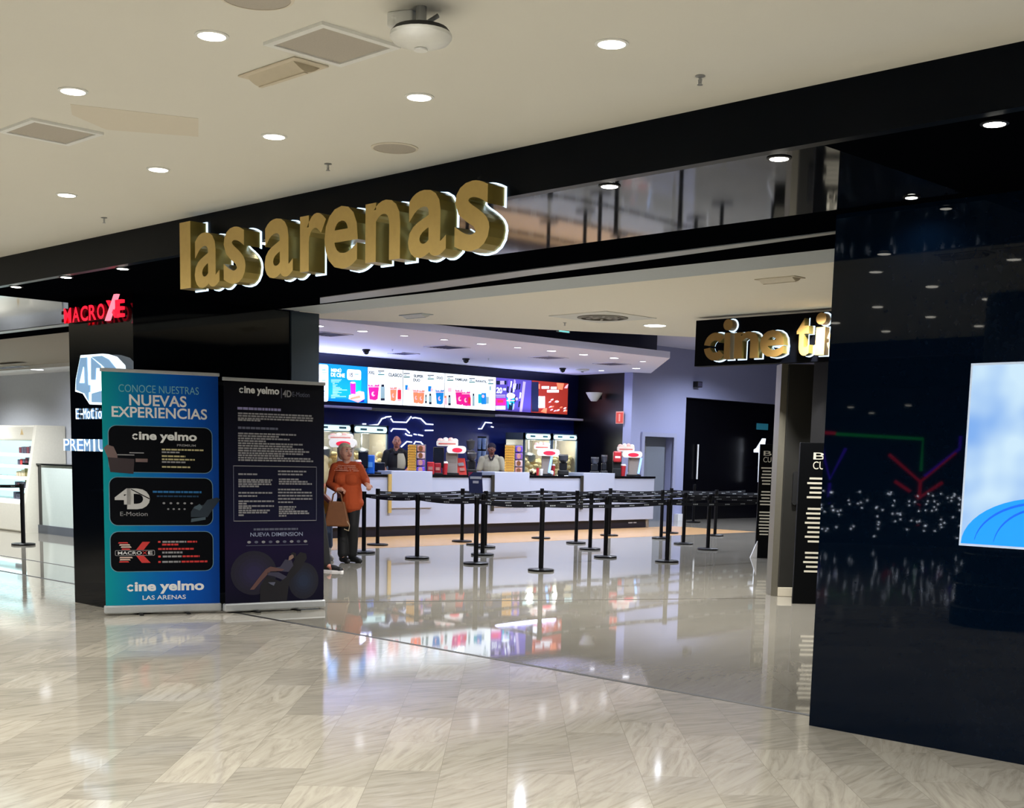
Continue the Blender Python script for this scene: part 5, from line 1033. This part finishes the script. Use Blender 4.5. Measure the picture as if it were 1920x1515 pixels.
# --- handbag held in front of her
bg = depth_pt(632, 975, b0+V((.12, -.16, 0))); LE = mat('tan_leather', (112, 66, 30), .6, noise=.2, scale=20)
hbg = thing('handbag', 'large brown handbag hanging at hip height before the woman in orange', 'handbag', (bg.x, bg.y, .49), YAW); n = MB()
n.add([(-.17, -.05, 0), (.17, -.05, 0), (.17, .05, 0), (-.17, .05, 0), (-.11, -.02, .33), (.10, -.02, .33), (.10, .02, .33), (-.11, .02, .33)], [(0, 3, 2, 1), (4, 5, 6, 7), (0, 1, 5, 4), (1, 2, 6, 5), (2, 3, 7, 6), (3, 0, 4, 7)], LE); n.build('bag_body', hbg, bevel=.025)
for y in (-.02, .02): MB().tube([(-.07, y, .31), (-.05, y, .42), (0, y, .46), (.05, y, .42), (.07, y, .31)], .008, LE).build('handle', hbg, smooth=True)
MB().tube([(.12, -.03, .1), (.17, -.05, .02), (.16, -.05, -.05), (.1, -.05, -.03)], .006, mat('strap_pale', (180, 160, 130), .6)).build('strap', hbg, smooth=True)
# --- person with a mustard coat, mostly behind the banner
b1 = fl(606, 1049)
m_ = thing('person', 'person in a mustard coat, blue jeans and white shoes, mostly hidden by the dark banner', 'person', (b1.x, b1.y, 0), YAW); b = MB()
face(m_, (-.16, -.02, 1.36), (.8, -.6, 0), M_SKIN2, b); limb(b, [((-.15, 0, 1.3), .05), ((-.14, 0, 1.2), .055)], M_SKIN2); b.ball((-.13, 0, 1.0), (.15, .1, .24), M_SKIN2)
limb(b, [((-.02, -.06, 1.12), .045), ((-.03, -.14, .92), .038), ((.10, -.20, .80), .026)], M_SKIN2); hand(b, (.10, -.20, .80), (.75, -.1, -.55), (0, 0, 1), M_SKIN2, .6)
limb(b, [((-.2, 0, .8), .08), ((-.2, 0, .45), .055), ((-.2, 0, .09), .04)], M_SKIN2); limb(b, [((.03, 0, .8), .08), ((.06, 0, .45), .055), ((.07, -.0, .09), .04)], M_SKIN2); limb(b, [((.07, 0, .08), .035), ((.12, -.06, .04), .028)], M_SKIN2); b.build('body', m_, remesh=.008)
MU = mat('mustard_wool', (150, 104, 26), .85, noise=.15, scale=50); c = MB(); c.ball((-.12, 0, 1.0), (.175, .13, .24), MU); c.ball((-.08, 0, .72), (.19, .14, .22), MU); limb(c, [((-.02, -.05, 1.13), .065), ((-.02, -.13, .95), .058)], MU); limb(c, [((-.28, 0, 1.12), .06), ((-.32, 0, .8), .05)], MU); c.build('coat', m_, remesh=.011)
JN = mat('blue_jeans', (62, 74, 98), .8); c = MB(); limb(c, [((.03, 0, .72), .09), ((.06, 0, .45), .068), ((.07, 0, .2), .062)], JN); limb(c, [((-.2, 0, .72), .09), ((-.2, 0, .45), .068), ((-.2, 0, .2), .062)], JN); c.build('jeans', m_, remesh=.011)
MB().ball((-.18, .02, 1.4), (.09, .095, .1), mat('brown_hair', (60, 42, 30), .8)).build('hair', m_, smooth=True)
WS = mat('white_shoe', (200, 196, 190), .6)
for x in (-.2, .06): shoe(m_, (x, .02, 0), (.45, -.9, 0), .2, WS); MB().lathe([(.05, .09), (.055, .2)], WS, (x, 0, 0)).build('white_sock', m_, smooth=True)
# --- man in a beige shirt
b2 = fl(596, 1071)
m_ = thing('person', 'dark-haired person in a beige shirt and black shoes half hidden by the dark banner edge', 'person', (b2.x, b2.y, 0), YAW); b = MB()
face(m_, (-.04, .0, 1.58), (.85, -.5, 0), M_SKIN2, b); limb(b, [((-.04, .02, 1.5), .055), ((-.04, .02, 1.4), .06)], M_SKIN2); b.ball((-.05, .03, 1.15), (.15, .11, .28), M_SKIN2)
limb(b, [((-.03, 0, .9), .085), ((.04, 0, .5), .06), ((.09, .02, .1), .042)], M_SKIN2); limb(b, [((-.12, 0, .9), .085), ((-.13, .1, .5), .06), ((-.15, .2, .1), .042)], M_SKIN2); limb(b, [((-.2, 0, 1.36), .05), ((-.25, .05, 1.08), .04), ((-.22, -.02, .85), .03)], M_SKIN2); hand(b, (-.22, -.02, .85), (0, 0, -1), (1, 0, 0), M_SKIN2); limb(b, [((.09, .02, .09), .035), ((.18, -.03, .04), .03)], M_SKIN2); b.build('body', m_, remesh=.008)
BS = mat('beige_shirt', (158, 148, 118), .8); c = MB(); c.ball((-.04, .03, 1.22), (.17, .125, .24), BS); c.ball((-.07, .03, 1.0), (.15, .12, .2), BS); limb(c, [((-.2, .02, 1.36), .065), ((-.25, .05, 1.12), .055)], BS); limb(c, [((.07, .03, 1.36), .06), ((.02, .06, 1.15), .055)], BS); c.build('shirt', m_, remesh=.011)
c = MB(); limb(c, [((-.04, 0, .9), .1), ((.04, 0, .5), .075), ((.09, .02, .1), .068)], TR); limb(c, [((-.12, 0, .9), .1), ((-.13, .1, .5), .075), ((-.15, .2, .1), .065)], TR); c.build('trousers', m_, remesh=.011)
MB().ball((-.06, .02, 1.615), (.092, .1, .095), mat('black_hair', (12, 10, 12), .7)).build('hair', m_, smooth=True)
shoe(m_, (.09, .03, 0), (.9, -.45, 0), .25, M_MATTE, M_LID); shoe(m_, (-.15, .2, 0), (.9, -.45, 0), .24, M_MATTE, M_LID)
# --- two servers
def server(label, px, ytop, X, skin, shirt, panel, hair, bald, facing):
    p = on(px, ytop, 'x', X); H_ = p.z; sc = H_/1.70
    t = thing('person', label, 'person', (p.x, p.y, 0), YAW); b = MB()
    face(t, (0, 0, 1.59), facing, skin, b); limb(b, [((0, .01, 1.52), .056), ((0, .01, 1.42), .062)], skin); b.ball((0, .02, 1.2), (.165, .115, .25), skin); b.ball((0, .02, .95), (.155, .12, .16), skin)
    limb(b, [((-.2, .02, 1.38), .054), ((-.25, .0, 1.12), .044), ((-.17, -.2, 1.03), .032)], skin); hand(b, (-.17, -.2, 1.03), (.3, -.8, -.1), (0, 0, 1), skin, .4)
    limb(b, [((.2, .02, 1.38), .054), ((.25, .0, 1.12), .044), ((.17, -.2, 1.03), .032)], skin); hand(b, (.17, -.2, 1.03), (-.3, -.8, -.1), (0, 0, 1), skin, .4)
    for k in (-1, 1): limb(b, [((k*.09, .02, .9), .09), ((k*.1, 0, .5), .06), ((k*.1, .03, .08), .042)], skin); limb(b, [((k*.1, .02, .08), .035), ((k*.11, -.1, .04), .03)], skin)
    b.build('body', t, remesh=.009)
    c = MB(); c.ball((0, .02, 1.24), (.19, .13, .22), shirt, 16, 10); c.ball((0, .02, 1.03), (.175, .135, .2), shirt, 16, 10); limb(c, [((-.1, .02, 1.42), .06), ((.1, .02, 1.42), .06)], shirt)
    for k in (-1, 1): limb(c, [((k*.19, .02, 1.375), .075), ((k*.245, .01, 1.18), .068)], shirt, 12)
    s_ = c.build('polo_shirt', t, remesh=.01)
    cl = MB()
    for k in (-1, 1): cl.bar((k*.055, -.05, 1.46), (k*.015, -.125, 1.37), .02, .035, hair if panel is None else M_MATTE)
    cl.build('collar', s_)
    if panel: pv = [(.2*math.cos(math.radians(-82+7*i))*math.cos(math.radians(-34+8*j)), .02+.137*math.sin(math.radians(-82+7*i))*math.cos(math.radians(-34+8*j)), 1.24+.232*math.sin(math.radians(-34+8*j))) for j in range(10) for i in range(10)]; MB().add(pv+[(x*.93, .02+(y-.02)*.93, z) for x, y, z in pv], [(j*10+i, j*10+i+1, (j+1)*10+i+1, (j+1)*10+i) for j in range(9) for i in range(9)]+[(100+(j+1)*10+i, 100+(j+1)*10+i+1, 100+j*10+i+1, 100+j*10+i) for j in range(9) for i in range(9)], panel).build('pale_panel', s_, smooth=True)
    c = MB(); [limb(c, [((k*.09, .02, .9), .105), ((k*.1, 0, .5), .08), ((k*.1, .03, .08), .07)], TR) for k in (-1, 1)]; c.build('trousers', t, remesh=.012)
    for k in (-1, 1): shoe(t, (k*.1, .03, 0), (k*.1, -1, 0), .24, M_MATTE)
    if bald: MB().ball((0, .035, 1.60), (.079, .082, .085), hair, 14, 8).build('hair', t, smooth=True)
    else: MB().ball((0, .015, 1.635), (.086, .095, .085), hair, 14, 8).build('hair', t, smooth=True)
    t.scale = (1, 1, sc); return t
server('bald server in a black and beige polo shirt behind the counter', 744, 817, -19.5, M_SKIN2, mat('polo_black', (16, 16, 20), .8), mat('polo_beige', (170, 164, 142), .8), mat('grey_stubble', (120, 88, 76), .8), True, (.25, -.95, 0))
server('dark-haired server in a beige polo shirt behind the counter', 922, 832, -19.5, M_SKIN3, mat('polo_beige', (170, 164, 142), .8), None, mat('dark_cap_hair', (36, 26, 44), .8), False, (.2, -.97, 0))
# ================================================================== NEIGHBOURING SHOP (far left)
fg = on(80, 900, 'y', 10.0)
t = thing('display_fridge', 'white open display fridge with lit shelves at the far left', 'fridge', (fg.x, 10.42, 0), 0)
FW = mat('fridge_white', (226, 222, 208), .4); zt = on(60, 797, 'y', 9.9).z; W_ = 2.6
MB().box(-W_, -.101, -.12, 0, 0, zt, FW).build('back_wall', t); MB().box(-W_, -.101, -.5, -.12, zt-.26, zt, FW).build('top_box', t, bevel=.03); MB().box(-W_, -.101, -.72, -.12, 0, .5, FW).build('plinth', t, bevel=.03)
pf = [(-.72, 0), (0, 0), (0, zt), (-.5, zt), (-.72, .5)]
MB().add([(x, y, z) for x in (-.1, 0) for y, z in pf], [(4, 3, 2, 1, 0), (5, 6, 7, 8, 9)]+[(k, (k+1) % 5, 5+(k+1) % 5, 5+k) for k in range(5)], FW).build('side_panel', t)
SH = glow('fridge_shelf_light', (206, 246, 250), .9); LT = glow('fridge_light', (210, 250, 255), 2.2)
MB().box(-W_+.05, -.1, -.13, -.12, .5, zt-.26, SH).build('lit_back', t)
zs = [.52+(zt-.82)*k/5 for k in range(5)]
for k, z in enumerate(zs): sh = MB().box(-W_+.05, -.1, -.62+.03*k, -.13, z, z+.02, M_PLASTIC).build('shelf', t); MB().box(-W_+.05, -.1, -.64+.03*k, -.62+.03*k, z-.03, z+.02, LT).build('price_light', sh)
MB().tube([(-.14, -.5, .6), (-.14, -.45, zt-.3)], .015, LT).build('light_tube', t)
MB().shape([(-.62, zt-.16), (-.5, zt-.16), (-.56, zt-.06)], -.5, mat('faint_gold', (206, 180, 130), .5), .004).build('emblem', t)
rnd = random.Random(11); cols = [(190, 60, 60), (70, 120, 90), (60, 50, 70), (200, 180, 150), (120, 60, 70), (40, 90, 80), (90, 84, 100)]; n = 0
protos = []
for k, z in enumerate(zs):
    for i in range(7):
        x = -.22-.1*i
        cm = mat(f'pack_{rnd.randrange(7)}', cols[rnd.randrange(7)], .5)
        o = thing('food_pack', f'small packed food item, {ORD[i]} from the right on the {["lowest", "second", "third", "fourth", "top"][k]} fridge shelf', 'food pack', (fg.x+x, 10.42-.5+.03*k+.02, z+.021), 0, 'packed food in the fridge')
        MB().box(-.042, .042, -.07, .07, 0, rnd.uniform(.08, .13), cm).build('pack', o, bevel=.01)
sc_ = fl(105, 1003); gl = thing('glass_screen_unit', 'low cabinet with a glass side panel between the fridge and the black pillar', 'cabinet', (sc_.x, sc_.y-.0, 0), 0)
a, bq = fl(74, 995), fl(139, 1009); zt = on(100, 873, 'y', sc_.y).z; L0, L1 = a.x-sc_.x+.06, bq.x-sc_.x+.5
MB().box(L0, L1, -.02, .5, 0, .14, mat('slate_plinth', (86, 92, 100), .5)).build('plinth', gl); MB().box(L0, L0+.34, 0, .5, .14, zt, mat('olive_panel', (126, 112, 66), .4)).build('side_panel', gl); MB().box(L0+.34, L0+.62, 0, .3, .14, zt, mat('dark_gap', (14, 16, 18), .3)).build('dark_recess', gl)
MB().box(L0+.62, L1, .0, .02, .14, zt, mat('pale_glass_panel', (196, 208, 204), .1)).build('glass_panel', gl); MB().box(L0-.02, L1+.02, -.03, .52, zt, zt+.025, mat('top_black', (20, 22, 22), .2)).build('top', gl)
for z in (.35, zt-.3): MB().box(L0+.36, L0+.42, -.02, 0, z, z+.16, M_CHROME).build('hinge', gl)

# ================================================================== ACROSS THE MALL (mirrored in the black glass)
kb = fl(1885, 1172); kx, ky = kb.x, 2*YP-kb.y
t = thing('round_kiosk', 'round black column kiosk with ringed base, mirrored in the glass panel', 'kiosk', (kx, ky, 0))
MB().lathe([(.50, 0), (.50, .16), (.46, .18), (.46, .36), (.5, .38), (.5, .42), (.40, .48), (.40, .7)], M_SATIN, n=40).build('base', t, smooth=True)
for z, r in ((.17, .505), (.39, .505), (.66, .41)): MB().lathe([(r-.004, z-.006), (r+.006, z), (r-.004, z+.006)], M_CHROME, n=40).build('metal_ring', t, smooth=True)
MB().lathe([(.36, .7), (.36, ZC-.01)], mat('kiosk_column', (84, 96, 122), .5, noise=.5, scale=5), n=40).build('column', t, smooth=True)
_hc = on(1690, 960, 'y', 22)
t = thing('light_hedge', 'low dark hedge hung with tiny fairy lights, mirrored in the glass panel', 'hedge', (_hc.x, 2*YP-22, 0), -.5)
MB().box(-2.6, 2.6, -.3, .3, 0, .35, M_MATTE).build('planter', t)
rnd = random.Random(5); lv = MB(); fy = MB(); LF = mat('hedge_green', (10, 22, 16), .8); FA = glow('fairy_white', (226, 236, 255), 90)
for i in range(420):
    lv.ball((rnd.uniform(-2.6, 2.6), rnd.uniform(-.3, .3), rnd.uniform(.35, .95)), (rnd.uniform(.05, .1), .06, .05), LF, 6, 4)
for i in range(170): fy.ball((rnd.uniform(-2.7, 2.7), .36+rnd.uniform(-.04, .05), .12+.85*rnd.random()**.8), .0085, FA, 5, 4)
o = lv.build('foliage', t); o['kind'] = 'stuff'; o = fy.build('fairy_lights', t); o['kind'] = 'stuff'
_nc = on(1660, 850, 'y', 34)
t = thing('neon_sculpture', 'red, purple and green neon shop decoration, mirrored in the glass panel', 'neon light', (_nc.x, 2*YP-34, 0), -.5)
NR, NV, NG = glow('far_red', (255, 40, 70), 3), glow('far_violet', (90, 30, 255), 3), glow('far_green', (40, 210, 90), 2.2)
for pts, m in (([(-1.4, 0, 2.3), (1.0, 0, 2.2), (1.0, 0, 1.3)], NG), ([(.1, 0, 1.75), (1.0, 0, 1.0), (1.9, 0, 1.85)], NR), ([(.3, 0, 1.0), (1.0, 0, .55), (1.6, 0, 1.0)], NR), ([(1.0, 0, 1.0), (1.0, 0, .2)], NR), ([(1.1, 0, 1.15), (2.0, 0, 1.95), (2.0, 0, 2.3)], NV), ([(-1.8, 0, 2.0), (-1.5, 0, 1.0), (-1.1, 0, 1.9)], NV), ([(-1.5, 0, .9), (-1.5, 0, .3)], NV), ([(-2.2, 0, 2.35), (-1.4, 0, 2.32)], NR)): MB().tube(pts, .05, m, 6).build('neon_tube', t)
for i in range(22):
    x = -24+rnd.random()*18; y = -30+rnd.random()*14; MB().lathe([(.09, 0), (.09, -.01), (.03, -.014)], G_LAMP, n=12).build('lamp_disc', bpy.data.objects['ceiling_opposite'], (x, y, 3.199))
for x, y in ((-20, -20), (-12, -24), (-6, -19)):
    o = spot(bpy.data.objects['ceiling_opposite'], 0, 12, WARM, 150, .8); o.location = (x, y, 3.15)
